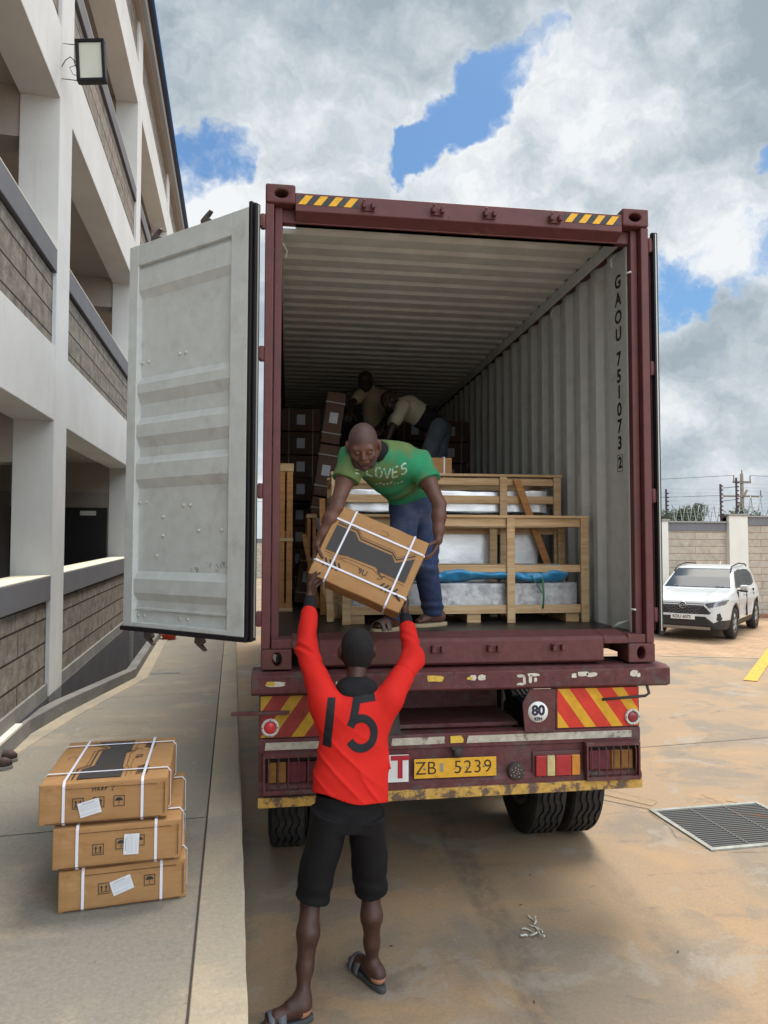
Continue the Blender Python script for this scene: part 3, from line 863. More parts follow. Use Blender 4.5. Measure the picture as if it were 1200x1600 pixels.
# utility pole and overhead lines
up_ = empty('utility_pole', 'wooden power pole with a crossarm rising behind the boundary wall', 'utility pole', (22.45, 30, 0))
wood_p = mat('pole_wood', (.16, .13, .11), .9, var=.2)
MB().tube([(0, 0, 0), (0, 0, 5.95)], [.13, .085], 10).build('pole', wood_p, up_)
b = MB(); b.box(-.55, .45, -.12, -.04, 5.45, 5.55); b.box(-1.1, 1.05, -.14, -.05, 4.72, 4.80, M=Matrix.Translation((0, 0, 0)))
b.tube([(-.5, -.08, 5.5), (-.5, -.08, 5.85)], .03, 8); b.tube([(.42, -.08, 5.5), (.42, -.08, 5.85)], .03, 8); b.tube([(0, -.02, 5.9), (0, -.02, 6.15)], .03, 8); b.tube([(1.0, -.08, 4.8), (1.0, -.08, 5.1)], .03, 8)
b.build('crossarm', wood_p, up_)
b = MB(); b.tube([(-.8, 0, 3.2), (.25, -.05, 5.1)], .06, 8); b.tube([(-.75, 0, 4.0), (-.2, -.05, 3.7), (0, 0, 3.9)], .05, 8)
b.build('strut', wood_p, up_)
def line(p, q, sag, n=14):
    p = Vector(p); q = Vector(q)
    return [p.lerp(q, i/n)-Vector((0, 0, 4*sag*(i/n)*(1-i/n))) for i in range(n+1)]
b = MB(); b.tube(line((21.95, 29.9, 5.85), (-20, 34, 5.2), .5), .012, 4); b.tube(line((22.87, 29.9, 5.85), (60, 26, 6.2), .4), .012, 4); b.tube(line((21.35, 29.9, 4.8), (-20, 34, 4.7), .4), .012, 4)
tag(b.build('power_line', mat('cable', (.08, .08, .09), .6)), 'thin overhead power lines crossing the sky at the wooden pole', 'power line')

# trees beyond the wall
leafm = [mat('leaf_a', (.045, .075, .035), .8, var=.4, vscale=.8), mat('leaf_b', (.075, .105, .05), .8, var=.3, vscale=.8), mat('leaf_c', (.11, .13, .075), .8, var=.3, vscale=.9)]
barkm = mat('bark', (.12, .09, .07), .9, var=.3)
def tree(loc, h, rx, rz, n, lab, seed, cat='tree', name='tree', trunk=True):
    rr = np.random.RandomState(seed)
    t = empty(name, lab, cat, loc)
    if trunk:
        b = MB(); b.tube([(0, 0, 0), (.05, 0, h*.35), (-.05, .05, h*.7)], [.16, .11, .05], 8)
        for i in range(6):
            a = rr.uniform(0, 6.28); z = h*rr.uniform(.35, .6)
            b.tube([(0, 0, z), (math.cos(a)*rx*.4, math.sin(a)*rx*.4, z+rz*.4), (math.cos(a)*rx*.75, math.sin(a)*rx*.75, z+rz*.8)], [.06, .035, .012], 6)
        b.build('trunk', barkm, t)
    cl = []
    for i in range(26):
        d = rr.normal(size=3); d /= np.linalg.norm(d); q = rr.uniform(.35, .95)
        cl.append((np.array([d[0]*rx*q, d[1]*rx*q, h-rz+d[2]*rz*q]), rr.uniform(.22, .42)*rx))
    vs = []; fs = []; mi = []
    b = MB()
    for i in range(n):
        c, cr = cl[rr.randint(len(cl))]
        d = rr.normal(size=3); d /= np.linalg.norm(d)
        p = c+d*cr*rr.uniform(.3, 1.0)**.6
        if p[2] < .05: continue
        s_ = rr.uniform(.035, .075)*(1 if trunk else .9)
        a = rr.normal(size=3); a /= np.linalg.norm(a); c2 = np.cross(a, rr.normal(size=3)); c2 /= np.linalg.norm(c2)
        k = len(b.v); 
        for q in (p-a*s_, p+c2*s_*.45, p+a*s_, p-c2*s_*.45): b.v.append(tuple(q))
        b.f.append((k, k+1, k+2, k+3)); b.m.append(int(rr.randint(3))); b.smooth.append(False)
    b.build('crown', leafm, t, fix=False)
    return t
tree((19.4, 30, 0), 4.55, 1.1, 1.25, 9000, 'rounded grey green tree beyond the wall between the fence posts', 3)
tree((17.6, 30, 0), 4.0, 1.1, 1.0, 6000, 'lower dull green tree beyond the wall just right of the container', 4)
tree((22.0, 29, 0), 3.75, 1.5, .8, 7000, 'low green shrubby tree beyond the wall at the foot of the power pole', 5)
tree((25.5, 31, 0), 3.4, 1.6, .8, 6000, 'low green tree beyond the taller wall at the right edge', 6)

# ------------------------------------------------------------------ shipping container
ZB, ZT, HW, CL = 1.425, 4.321, 1.219, 12.19
red = mat('container_maroon', (.120, .037, .038), .5, spots=((5, .60, .70, (.19, .095, .075), (1, 1, .35), .5), (14, .64, .69, (.05, .022, .018), (1, 1, .6), .7), (30, .68, .72, (.32, .22, .20), (1, 1, 1), .6)), col2=(.095, .036, .036), c2lo=.5, c2hi=.7, c2scale=5, var=.12, vscale=14, spec=.4, bump=.06, bscale=60)
redd = mat('frame_maroon_worn', (.115, .037, .037), .6, spots=((9, .56, .64, (.085, .045, .032), (1, 1, 1), .8), (22, .64, .70, (.26, .20, .18), (.5, 1, 1), .7), (6, .62, .70, (.16, .075, .04), (1, 1, .5), .6)), col2=(.10, .060, .050), c2lo=.56, c2hi=.70, c2scale=9, var=.18, vscale=20, bump=.1, bscale=50)
lgrey = mat('container_grey_paint', (.57, .59, .58), .55, spots=((7, .66, .74, (.30, .27, .22), (1, 1, .3), .4), (20, .69, .74, (.20, .12, .07), (1, 1, .5), .5)), col2=(.47, .475, .455), c2lo=.52, c2hi=.74, c2scale=5, var=.07, vscale=11, spec=.3, bump=.08, bscale=35)
lroof = mat('container_roof_paint', (.60, .61, .60), .6, var=.1, vscale=6)
rub = mat('gasket_rubber', (.012, .010, .012), .5)
cont = empty('shipping_container', 'maroon high cube shipping container with open doors on the trailer', 'container', (0, 0, 0))
# corner castings with real openings
def casting(x, y, z, sx, sy, top):
    """sx, sy = +1/-1: outward directions; box .178 x .162 x .118"""
    b = MB()
    x0, x1 = sorted((x, x-sx*.178)); y0, y1 = sorted((y, y-sy*.162)); z0, z1 = (z-.118, z) if top else (z, z+.118)
    cx, cz = (x0+x1)/2-.0*sx, (z0+z1)/2
    n = 20
    hole = [(cx+.030*math.cos(2*math.pi*i/n)+(0), cz+.0) for i in range(n)]
    hole = []
    for i in range(n):
        a = 2*math.pi*i/n
        hx, hz = math.cos(a), math.sin(a)
        if top: hole.append((cx-.004*sx+hx*.040, cz+hz*.026+.004*0))
        else: hole.append((cx-.004*sx+hx*.027, cz+hz*.040))
    outer = []
    for i in range(n):
        a = 2*math.pi*i/n; c_, s2 = math.cos(a), math.sin(a)
        k = min((x1-x0)/2/abs(c_) if abs(c_) > 1e-6 else 9, (z1-z0)/2/abs(s2) if abs(s2) > 1e-6 else 9)
        outer.append((cx+c_*k, cz+s2*k))
    # snap the nearest ring points to the true corners
    for cxn, czn in ((x0, z0), (x1, z0), (x0, z1), (x1, z1)):
        j = min(range(n), key=lambda i: (outer[i][0]-cxn)**2+(outer[i][1]-czn)**2); outer[j] = (cxn, czn)
    yf, yb = (y0, y1) if sy < 0 else (y1, y0)
    vs = [(p[0], yf, p[1]) for p in outer]+[(p[0], yf, p[1]) for p in hole]+[(p[0], yb, p[1]) for p in hole]+[(p[0], yb, p[1]) for p in outer]
    fs = []
    for i in range(n):
        j = (i+1) % n
        fs += [(i, j, n+j, n+i), (n+i, n+j, 2*n+j, 2*n+i), (2*n+i, 2*n+j, 3*n+j, 3*n+i), (3*n+i, 3*n+j, j, i)]
    b.add(vs, fs, 0)
    return b.build('corner_casting', redd, cont, .012, segs=3)
for sx in (-1, 1):
    for sy, y in ((-1, -.01), (1, CL)):
        casting(sx*HW, y, ZT, sx, sy, True); casting(sx*HW, y, ZB, sx, sy, False)
# rear frame: posts, header, sill
for sx in (-1, 1):
    b = MB()
    x0, x1 = sorted((sx*HW, sx*(HW-.055)))
    b.box(x0+(.003 if sx > 0 else 0), x1-(.003 if sx < 0 else 0), .0, .07, ZB+.119, ZT-.119)
    x0, x1 = sorted((sx*(HW-.055), sx*1.118))
    b.box(x0, x1, .045, .10, ZB+.119, ZT-.119)
    x0, x1 = sorted((sx*(HW-.004), sx*(HW-.03)))
    b.box(x0, x1, .071, .17, ZB+.119, ZT-.119)
    b.build('corner_post', red, cont, .006)
    b = MB()                                  # pale inner lining strip behind the post
    x0, x1 = sorted((sx*1.1185, sx*1.196))
    b.box(x0, x1, .101, .13, 1.60, 4.14)
    b.build('post_lining', lgrey, cont, .004)
HX = HW-.178
hd = MB()
hd.prism([(.0, 4.165), (.0, 4.275), (.03, 4.29), (.13, 4.29), (.13, 4.12), (.085, 4.12), (.03, 4.15)], -HX, HX, 'x')
hd.box(-HX-.10, HX+.10, .072, .128, 4.12, ZT-.1195)
hd.build('header', red, cont, .004)
sl = MB()
sl.prism([(-.005, 1.445), (-.005, 1.575), (.012, 1.592), (.16, 1.618), (.16, 1.43), (.02, 1.43)], -HX+.16, HX-.16, 'x')
sl.prism([(-.005, 1.545), (-.005, 1.575), (.012, 1.592), (.16, 1.618), (.16, 1.545)], -HX-.0, -HX+.16, 'x')
sl.prism([(-.005, 1.545), (-.005, 1.575), (.012, 1.592), (.16, 1.618), (.16, 1.545)], HX-.16, HX, 'x')
sl.box(-1.16, -HX-.0, .0, .16, 1.545, 1.60); sl.box(HX, 1.16, .0, .16, 1.545, 1.60)
sl.build('door_sill', redd, cont, .005)
# lock keepers on header and sill
for (x, z) in [(v_, 4.213) for v_ in (-.60, -.17, .16, .586)]+[(v_, 1.53) for v_ in (-.60, -.173, .172, .578)]:
    b = MB()
    for dx in (-.028, .028):
        b.box(x+dx-.011, x+dx+.011, -.045, .0, z-.018, z+.018)
    b.box(x-.04, x+.04, -.012, .0, z-.025, z+.025)
    b.tube([(x-.028, -.035, z+.008), (x-.028, -.05, z+.028)], .008, 6)
    b.build('lock_keeper', redd, cont, .004)
# hazard stripes (yellow and black) on header
yel = mat('sticker_yellow', (.80, .42, .02), .5, var=.12, vscale=30)
sblk = mat('sticker_black', (.055, .055, .06), .6, var=.3, vscale=20)
def stripes(xa, xb, z0, z1, y, n, lean, parent, name='hazard_sticker', mats=None, gap=.5):
    b = MB(); b.add([(xa, y, z0), (xb, y, z0), (xb, y, z1), (xa, y, z1)], [(0, 1, 2, 3)], 1)
    w = (xb-xa)/n
    for i in range(-3, n+3):
        p = [(xa+i*w, z0), (xa+i*w+w*gap, z0), (xa+i*w+w*gap+lean, z1), (xa+i*w+lean, z1)]
        p = clip_poly(p, xa, xb)
        if len(p) >= 3: b.add([(q[0], y-.0012, q[1]) for q in p], [tuple(range(len(p)))], 0)
    return b.build(name, mats or [yel, sblk], parent)
def clip_poly(p, xa, xb):
    for s, lim in ((1, xa), (-1, xb)):
        out = []
        for i in range(len(p)):
            a, c = p[i], p[(i+1) % len(p)]
            ia = s*(a[0]-lim) >= 0; ic = s*(c[0]-lim) >= 0
            if ia: out.append(a)
            if ia != ic:
                t = (lim-a[0])/(c[0]-a[0]); out.append((lim, a[1]+t*(c[1]-a[1])))
        p = out
        if not p: break
    return p
stripes(-1.025, -.66, 4.205, 4.262, -.002, 4, .045, cont)
stripes(.655, 1.02, 4.205, 4.262, -.002, 4, .045, cont)
# corrugated side walls
def corr(y0, y1, per, dep, flat_a, sl_):
    pts = []; y = y0
    while y < y1-per*.5:
        pts += [(y, 0), (y+flat_a, 0), (y+flat_a+sl_, dep), (y+per-sl_, dep)]
        y += per
    pts.append((y1, 0)); return pts
for sx in (-1, 1):
    pr = corr(.15, CL-.12, .278, .036, .072, .068)
    b = MB(); vs = []
    for (y, d) in pr:
        xi = sx*(1.172+d)
        vs += [(xi, y, 1.56), (xi, y, 4.20)]
    for (y, d) in pr:
        xi = sx*(1.1745+d)
        vs += [(xi, y, 1.56), (xi, y, 4.20)]
    n = len(pr); fs = []; 
    for i in range(n-1): fs.append((2*i, 2*i+2, 2*i+3, 2*i+1))
    b.add(vs, fs, 0)
    b.f += [(2*n+2*i, 2*n+2*i+1, 2*n+2*i+3, 2*n+2*i+2) for i in range(n-1)]; b.m += [1]*(n-1); b.smooth += [False]*(n-1)
    b.build('side_wall', [lgrey, red], cont, fix=False)
    b = MB(); x0, x1 = sorted((sx*1.13, sx*HW))
    b.box(x0, x1, .13, CL-.162, 4.20, 4.30)
    x0, x1 = sorted((sx*1.165, sx*HW)); b.box(x0, x1, .13, CL-.162, 1.43, 1.56)
    b.build('side_rail', [redd], cont, .004)
    x0, x1 = sorted((sx*1.149, sx*1.1495)); 
    b = MB(); x0, x1 = sorted((sx*1.118, sx*1.129)); b.box(x0, x1, .13, CL-.17, 4.17, 4.262); b.build('rail_lining', lgrey, cont, .003)
# roof: transverse corrugations
b = MB(); vs = []; pr = []
y = .13
while y < CL-.2:
    pr += [(y, .0), (y+.10, .0), (y+.125, .022), (y+.184, .022)]; y += .209
n = len(pr); fs = []
for (xa, xb) in ((-1.14, -1.122), (-1.122, -1.035), (-1.035, 1.14)):
    o_ = len(vs)
    for (y, d) in pr: vs += [(xa, y, 4.262+d), (xb, y, 4.262+d)]
    for i in range(n-1):
        if xa == -1.122 and .34 < pr[i][0] < .50: continue      # torn corner lets the sky in
        fs.append((o_+2*i, o_+2*i+1, o_+2*i+3, o_+2*i+2))
vs2 = [(p[0], p[1], p[2]+.003) for p in vs]
b.add(vs, fs, 0); b.add(vs2, [f[::-1] for f in fs], 1)
b.build('roof_panel', [lroof, red], cont, fix=False)
floorm = mat('container_floor', (.020, .019, .018), .38, var=.35, vscale=3, col2=(.045, .042, .038), c2lo=.55, c2hi=.72, c2scale=5, stretch=(1, .25, 1), spec=.4)
fl_ = MB(); fl_.box(-1.16, 1.16, .161, CL-.1, 1.57, 1.60); fl_.build('floor', floorm, cont)
b = MB(); b.box(-1.215, 1.215, CL-.12, CL-.06, 1.45, 4.31); b.build('front_wall', [lgrey], cont)
b = MB()
for i in range(14): b.box(-1.16, 1.16, .5+i*.82, .56+i*.82, 1.44, 1.569)
b.build('cross_member', redd, cont)
# torn hole letting light through in the roof corner
for pts, r_ in (([(1.125, .25, 4.13), (1.09, .27, 4.09), (1.10, .27, 4.04)], .008), ([(1.125, 1.35, 4.13), (1.09, 1.37, 4.09), (1.10, 1.37, 4.04)], .008), ([(-1.125, .4, 4.13), (-1.09, .42, 4.09), (-1.10, .42, 4.04)], .008),
                ([(1.165, .22, 1.66), (1.10, .24, 1.64), (1.08, .28, 1.61), (1.11, .33, 1.61)], .009), ([(1.112, .09, 1.75), (1.095, .06, 1.75), (1.112, .03, 1.75)], .006), ([(1.112, .09, 3.92), (1.095, .06, 3.92), (1.112, .03, 3.92)], .006)):
    MB().tube(pts, r_, 6).build('lashing_ring', lgrey, cont)
# number painted down the right wall, one letter under another
tx = MB()
blkp = mat('black_paint', (.02, .02, .022), .6)
for ch, z in zip("GAOU", (3.965, 3.845, 3.72, 3.60)):
    text_mb(ch, .125, frame((1.1708, .335, z), (0, -1, 0), (0, 0, 1)), mb=tx, sx=1.0, off=.004)
for ch, z in zip("751073", (3.43, 3.31, 3.20, 3.08, 2.965, 2.85)):
    text_mb(ch, .125, frame((1.1708, .335, z), (0, -1, 0), (0, 0, 1)), mb=tx, sx=1.0, off=.004)
text_mb("2", .105, frame((1.1708, .335, 2.715), (0, -1, 0), (0, 0, 1)), mb=tx, sx=1.0, off=.004)
M_ = frame((1.1706, .335, 2.715), (0, -1, 0), (0, 0, 1))
for (x0, x1, y0, y1) in ((-.038, .038, .054, .058), (-.038, .038, -.058, -.054), (-.038, -.034, -.054, .054), (.034, .038, -.054, .054)):
    tx.box(x0, x1, y0, y1, 0, .001, M=M_)
tx.build('lettering', blkp, cont)
# flat strip carrying the number (the post side of the wall is smooth there)
box('number_panel', 1.1712, 1.1735, .13, .50, 1.56, 4.17, lgrey, cont)

# doors. local frame: x from hinge to free edge, y = thickness (inside face at -y), z up
def make_door(hx, hy, ang, sy):
    """the leaf runs along local +x from its hinge edge; the inside face looks to local sy*y"""
    d = bpy.data.objects.new('door', None); COL.objects.link(d); d.parent = cont
    d.location = (hx, hy, 0); d.rotation_euler = (0, 0, ang)
    Z0, Z1, DW = 1.60, 4.17, 1.135
    th = .05
    def yy(a): return sy*a
    def bx(b, x0, x1, a0, a1, z0, z1, mi=0):
        p, q = sorted((yy(a0), yy(a1))); b.box(x0, x1, p, q, z0, z1, mi)
    b = MB()                                   # frame of the leaf: inner side grey
    bx(b, .035, .175, .0, th, Z0+.02, Z1-.02)
    bx(b, DW-.10, DW-.01, .0, th, Z0+.02, Z1-.02)
    bx(b, .176, DW-.101, .0, th, Z1-.16, Z1-.021)
    bx(b, .176, DW-.101, .0, th, Z0+.021, Z0+.05)
    b.build('leaf_frame', lgrey, d, .004)
    prof = [(Z1-.16, .012), (4.02, .012), (3.97, .040), (3.84, .040), (3.79, .008), (3.26, .008), (3.21, .040), (3.15, .040), (3.08, .008), (2.99, .008), (2.94, .040), (2.86, .040), (2.79, .008),
            (2.73, .008), (2.68, .040), (2.58, .040), (2.52, .008), (1.98, .008), (1.93, .040), (1.84, .040), (1.79, .012), (1.745, .012), (1.74, .022), (1.73, .022), (1.725, .006), (Z0+.05, .006)]
    b = MB(); vs = []
    for z, a in prof: vs += [(.176, yy(a), z), (DW-.101, yy(a), z)]
    for z, a in prof: vs += [(.176, yy(a-.006), z), (DW-.101, yy(a-.006), z)]
    n = len(prof)
    b.add(vs, [(2*i, 2*i+1, 2*i+3, 2*i+2) for i in range(n-1)]+[(2*n+2*i, 2*n+2*i+2, 2*n+2*i+3, 2*n+2*i+1) for i in range(n-1)], 0)
    b.m = [0]*(n-1)+[1]*(n-1)
    pan = b.build('leaf_panel', [lgrey, red], d, fix=False)
    b = MB(); bx(b, .036, DW-.011, -.012, -.001, Z0+.02, Z1-.02); b.build('outer_skin', red, d, .003)
    b = MB()                                   # black seal all round
    bx(b, .012, .034, -.004, .050, Z0-.005, Z1+.01); bx(b, -.010, .006, -.004, .036, Z0, Z1)
    bx(b, .012, DW+.01, -.004, .058, Z0-.008, Z0+.0195); bx(b, .012, DW, .0, .03, Z1-.0195, Z1-.008)
    b.build('seal', rub, d, .003)
    b = MB(); bx(b, -.0145, -.0105, .010, .020, Z0+.02, Z1-.01); b.build('seal_retainer', mat('retainer', (.42, .42, .38), .4, .5), d)
    bm_ = mat('bolt_white', (.55, .56, .50), .5)
    for (x, z) in ((1.02, 3.36), (.96, 3.36), (.66, 3.37), (.60, 3.37), (1.02, 2.43), (.96, 2.43), (.60, 2.40), (.54, 2.40), (.79, 2.33), (.79, 2.21), (.84, 2.08), (.84, 1.96), (.46, 2.24), (.26, 2.24)):
        MB().lathe([(0, .011), (sy*.009, .010), (sy*.013, .004)], 'y', (x, yy(.008), z), 10, closed=True).build('bolt_head', bm_, pan)
    for (x, z) in ((1.02, 1.69), (.96, 1.69), (.62, 1.69), (.55, 1.69)): MB().lathe([(0, .012), (sy*.008, .010)], 'y', (x, yy(.006), z), 10, closed=True).build('bolt_head', bm_, pan)
    for x in (.50, .98):                       # locking bars outside, cams at their ends
        b = MB(); b.tube([(x, yy(-.045), Z0-.02), (x, yy(-.045), Z1+.02)], .017, 10)
        lb = b.build('locking_bar', galv, d)
        b = MB()
        for z, s in ((Z1+.02, 1), (Z0-.02, -1)):
            pts = [(x-.03, z), (x+.03, z), (x+.035, z+s*.035), (x+.005, z+s*.055), (x-.05, z+s*.085), (x-.055, z+s*.075), (x-.02, z+s*.045), (x-.045, z+s*.03)]
            p, q = sorted((yy(-.06), yy(-.03))); b.prism(pts, p, q, 'y')
        b.build('cam', galv if False else mat('cam_steel', (.16, .13, .12), .6, .4), lb, .003)
    b = MB()
    for x, z, w_, h_ in ((.34, 2.02, .10, .05), (.50, 2.00, .06, .03), (.26, 2.03, .05, .035), (.20, 2.01, .03, .04)):
        for _ in range(9):
            cx, cz = x+random.uniform(-w_/2, w_/2), z+random.uniform(-h_/2, h_/2); a = random.uniform(0, 3); l_ = random.uniform(.006, .018)
            b.add([(cx-math.cos(a)*l_-.002, yy(.0088), cz-math.sin(a)*l_), (cx+math.cos(a)*l_-.002, yy(.0088), cz+math.sin(a)*l_), (cx+math.cos(a)*l_+.003, yy(.0088), cz+math.sin(a)*l_), (cx-math.cos(a)*l_+.003, yy(.0088), cz-math.sin(a)*l_)], [(0, 1, 2, 3)])
    b.build('scuff_marks', mat('scuff', (.22, .22, .24), .7), pan)
    return d
make_door(-1.256, -.03, R(180-40.8), 1)
rd_ = make_door(1.250, .0, R(90.6), -1)
rd_.scale = (1, .72, 1)
# hinges
for sx in (-1, 1):
    for z in (4.09, 3.288, 2.47, 1.72):
        b = MB()
        b.tube([(sx*1.232, .012, z-.045), (sx*1.232, .012, z+.045)], .016, 10)
        x0, x1 = sorted((sx*1.236, sx*1.275)); b.box(x0, x1, -.012 if sx < 0 else .0, .022, z-.035, z+.035)
        b.build('hinge', red, cont, .003)

# ------------------------------------------------------------------ trailer under the container
tm = mat('trailer_maroon', (.105, .032, .034), .65, spots=((7, .55, .66, (.13, .085, .075), (.6, 1, 1), .7), (18, .60, .68, (.03, .018, .016), (1, 1, .6), .8), (34, .66, .71, (.28, .23, .20), (1, 1, 1), .6)), col2=(.09, .060, .055), c2lo=.50, c2hi=.66, c2scale=7, var=.25, vscale=18, bump=.2, bscale=45)
dirty = mat('dirty_steel', (.05, .042, .04), .8, var=.3, vscale=8, bump=.2, bscale=40)
tr = empty('trailer', 'worn maroon semi trailer with striped rear boards carrying the container', 'trailer', (0, 0, 0))
bb = MB()
bb.prism([(-.065, 1.30), (-.065, 1.40), (-.02, 1.416), (.16, 1.418), (.16, 1.285), (-.03, 1.285)], -1.27, 1.285, 'x')
bb.build('rear_beam', tm, tr, .006)
# remains of stickers and peeled paint on the beam
pw = mat('peeled_white', (.55, .52, .44), .7, var=.25, vscale=40)
py_ = mat('peeled_yellow', (.55, .38, .06), .6, var=.25, vscale=40)
def flake(b, x, z, w, h, y, n=12, seed=0, mi=0):
    rr = np.random.RandomState(seed)
    pts = []
    for i in range(n):
        a = 2*math.pi*i/n; k = max(abs(math.cos(a)), abs(math.sin(a)))
        q = rr.uniform(.72, 1.0)/k
        pts.append((x+math.cos(a)*w/2*q, y, z+math.sin(a)*h/2*q))
    b.add(pts, [tuple(range(n))], mi)
Y_ = -.0668
def sticker(parts):
    b = MB()
    for (x, z, w, h, n, seed, mi) in parts: flake(b, x, z, w, h, Y_-.0004*(mi), n, seed, mi)
    b.build('peeled_sticker', [pw, py_], tr, fix=False)
sticker([(-1.135, 1.355, .13, .035, 12, 1, 0), (-1.16, 1.357, .06, .03, 12, 2, 1)])
sticker([(-.20, 1.365, .12, .04, 14, 3, 1)])
sticker([(.03, 1.365, .045, .035, 12, 4, 0), (.085, 1.365, .05, .04, 12, 5, 0), (.01, 1.363, .04, .02, 9, 6, 1)])
sticker([(.325, 1.37, .055, .020, 10, 10, 0), (.347, 1.345, .020, .055, 10, 11, 0), (.325, 1.322, .05, .018, 10, 12, 0)])
sticker([(.405, 1.375, .08, .020, 10, 13, 0), (.385, 1.35, .022, .058, 10, 14, 0), (.417, 1.345, .020, .035, 10, 15, 0)])
sticker([(.66, 1.365, .035, .035, 10, 16, 0), (.72, 1.374, .075, .035, 10, 17, 0), (.775, 1.368, .075, .03, 10, 18, 0)])
sticker([(1.045, 1.37, .055, .042, 10, 20, 0), (1.075, 1.36, .03, .03, 10, 21, 0)])
sticker([(-.78, 1.35, .015, .03, 10, 22, 0)])
# rear board structure
rb = MB()
rb.box(-1.225, 1.10, .03, .09, .69, 1.285)                     # main plate
r0 = rb
body = MB()
body.box(-1.225, -.50, -.02, .06, 1.035, 1.28); body.box(.56, 1.10, -.02, .06, 1.035, 1.28)
body.box(-.50, -.44, -.01, .06, 1.035, 1.28)
body.box(-1.225, 1.10, -.03, .07, .95, 1.034)
body.prism([(-.02, .949), (-.02, .79), (-.045, .76), (-.045, .715), (.07, .715), (.07, .949)], -1.225, 1.10, 'x')
body.box(-.44, .36, .55, .60, .9, 1.284); body.box(-.44, .36, .10, .549, 1.036, 1.06)
body.build('rear_board', tm, tr, .004)
b = MB(); b.prism([(-1.225, .655), (-1.225, .712), (1.095, .735), (1.095, .676)], -.06, .05, 'y')
b.build('bumper_bar', mat('worn_yellow_paint', (.50, .30, .07), .7, col2=(.13, .085, .06), c2lo=.47, c2hi=.58, c2scale=14, var=.2, vscale=30), tr, .004)
b = MB()
for x0, x1, z in ((-1.19, -.50, .995), (-.455, -.135, .996), (.0, 1.04, .997)): b.prism([(x0, z-.022), (x1, z-.020), (x1, z+.022), (x0+.006, z+.020)], -.034, -.031, 'y')
b.build('reflective_strip', mat('dirty_white_tape', (.42, .39, .32), .6, col2=(.15, .12, .10), c2lo=.56, c2hi=.66, c2scale=12, var=.25, vscale=25), tr)
b = MB(); b.prism([(-.10, .978), (-.10, 1.018), (-.035, 1.020), (-.02, 1.0), (-.022, .979)], -.036, -.031, 'y'); b.build('yellow_tape', mat('yellow_tape', (.62, .42, .06), .6, var=.2), tr)
# hazard boards
hr = mat('hazard_red', (.56, .035, .02), .45, var=.15, vscale=15)
hr2 = mat('hazard_red_faded', (.24, .030, .025), .6, var=.25, vscale=9)
hy = mat('hazard_yellow', (.62, .33, .02), .5, var=.18, vscale=15)
hy2 = mat('hazard_yellow_dirty', (.40, .24, .02), .6, var=.25, vscale=9)
stripes(.57, 1.092, 1.043, 1.278, -.022, 3, -.17, tr, 'hazard_board', [hy, hr], .42)
stripes(-1.215, -.51, 1.043, 1.278, -.022, 4, .17, tr, 'hazard_board', [hy2, hr2], .42)
# round reflectors
for x, z, r_ in ((-1.160, 1.100, .040), (1.052, 1.098, .038)):
    b = MB(); b.lathe([(0, r_*1.28), (-.012, r_*1.28), (-.014, r_*.95), (-.004, r_*.9)], 'y', (x, -.0225, z), 28); rf = b.build('reflector', mat('ring_white', (.55, .53, .50), .5), tr)
    for k in range(4): MB().lathe([(0, .004), (-.003, .003)], 'y', (x+r_*1.12*math.cos(k*1.57), -.0365, z+r_*1.12*math.sin(k*1.57)), 8, closed=True).build('screw', dirty, rf)
    b = MB(); b.lathe([(0, r_*.88), (-.008, r_*.85), (-.012, r_*.5), (-.013, 0.001)], 'y', (x, -.024, z), 28); b.build('lens', mat('red_lens' if x < 0 else 'dark_red_lens', (.60, .03, .04) if x < 0 else (.22, .02, .03), .25, coat=.5), rf)
# square bracket plate with the 80 disc
b = MB(); b.prism([(.355, 1.03), (.34, 1.20), (.385, 1.284), (.55, 1.284), (.545, 1.03)], -.05, -.035, 'y'); b.build('plate', tm, tr, .003)
b = MB(); b.lathe([(0, .062), (-.003, .062), (-.0035, 0.001)], 'y', (.436, -.0505, 1.150), 36); dsc = b.build('speed_disc', mat('disc_white', (.72, .72, .70), .5, var=.05), tr)
b = text_mb("80", .082, frame((.437, -.0548, 1.157), (1, 0, 0), (0, 0, 1)), off=.0035)
text_mb("KPH", .026, frame((.437, -.0548, 1.108), (1, 0, 0), (0, 0, 1)), mb=b, off=.0012)
b.build('lettering', mat('navy_print', (.02, .02, .05), .5), dsc)
# number plate
b = MB(); b.box(-.322, .176, -.050, -.046, .782, .895)
npl = b.build('number_plate', mat('plate_yellow', (.66, .36, .03), .5, col2=(.38, .20, .05), c2lo=.58, c2hi=.68, c2scale=16, var=.12, vscale=30), tr, .003)
npb = text_mb("ZB", .108, frame((-.252, -.0512, .838), (1, 0, 0), (0, 0, 1)), sx=1.0, off=-.001)
text_mb("5239", .108, frame((.032, -.0512, .838), (1, 0, 0), (0, 0, 1)), mb=npb, sx=1.0, space=1.12, off=-.001)
npb.build('lettering', mat('plate_ink', (.03, .018, .012), .6), npl)
b = MB()
for x in (-.258, .10, .0, -.04): b.lathe([(0, .007), (-.004, .006)], 'y', (x, -.0505, .838+(.004 if x > 0 else 0)), 10, closed=True)
b.box(-.168, -.146, -.0515, -.0503, .818, .868)
b.build('rivets', mat('rivet', (.3, .27, .22), .5, .4), npl)
b = MB(); b.lathe([(0, .018), (-.02, .028), (-.035, .028), (-.04, .008)], 'y', (-.06, -.03, .928), 16, closed=True); b.box(-.095, -.025, -.06, -.025, .945, .955); b.build('plate_lamp', dirty, tr)
# sign with a red T (end of a longer word hidden by the worker)
b = MB(); b.box(-.62, -.355, -.050, -.046, .768, .925); sg = b.build('sign_board', mat('sign_white', (.66, .66, .64), .5, var=.08), tr)
b = text_mb("T", .175, frame((-.405, -.0512, .848), (1, 0, 0), (0, 0, 1)), off=.006); b.build('lettering', mat('sign_red', (.36, .015, .03), .5), sg)
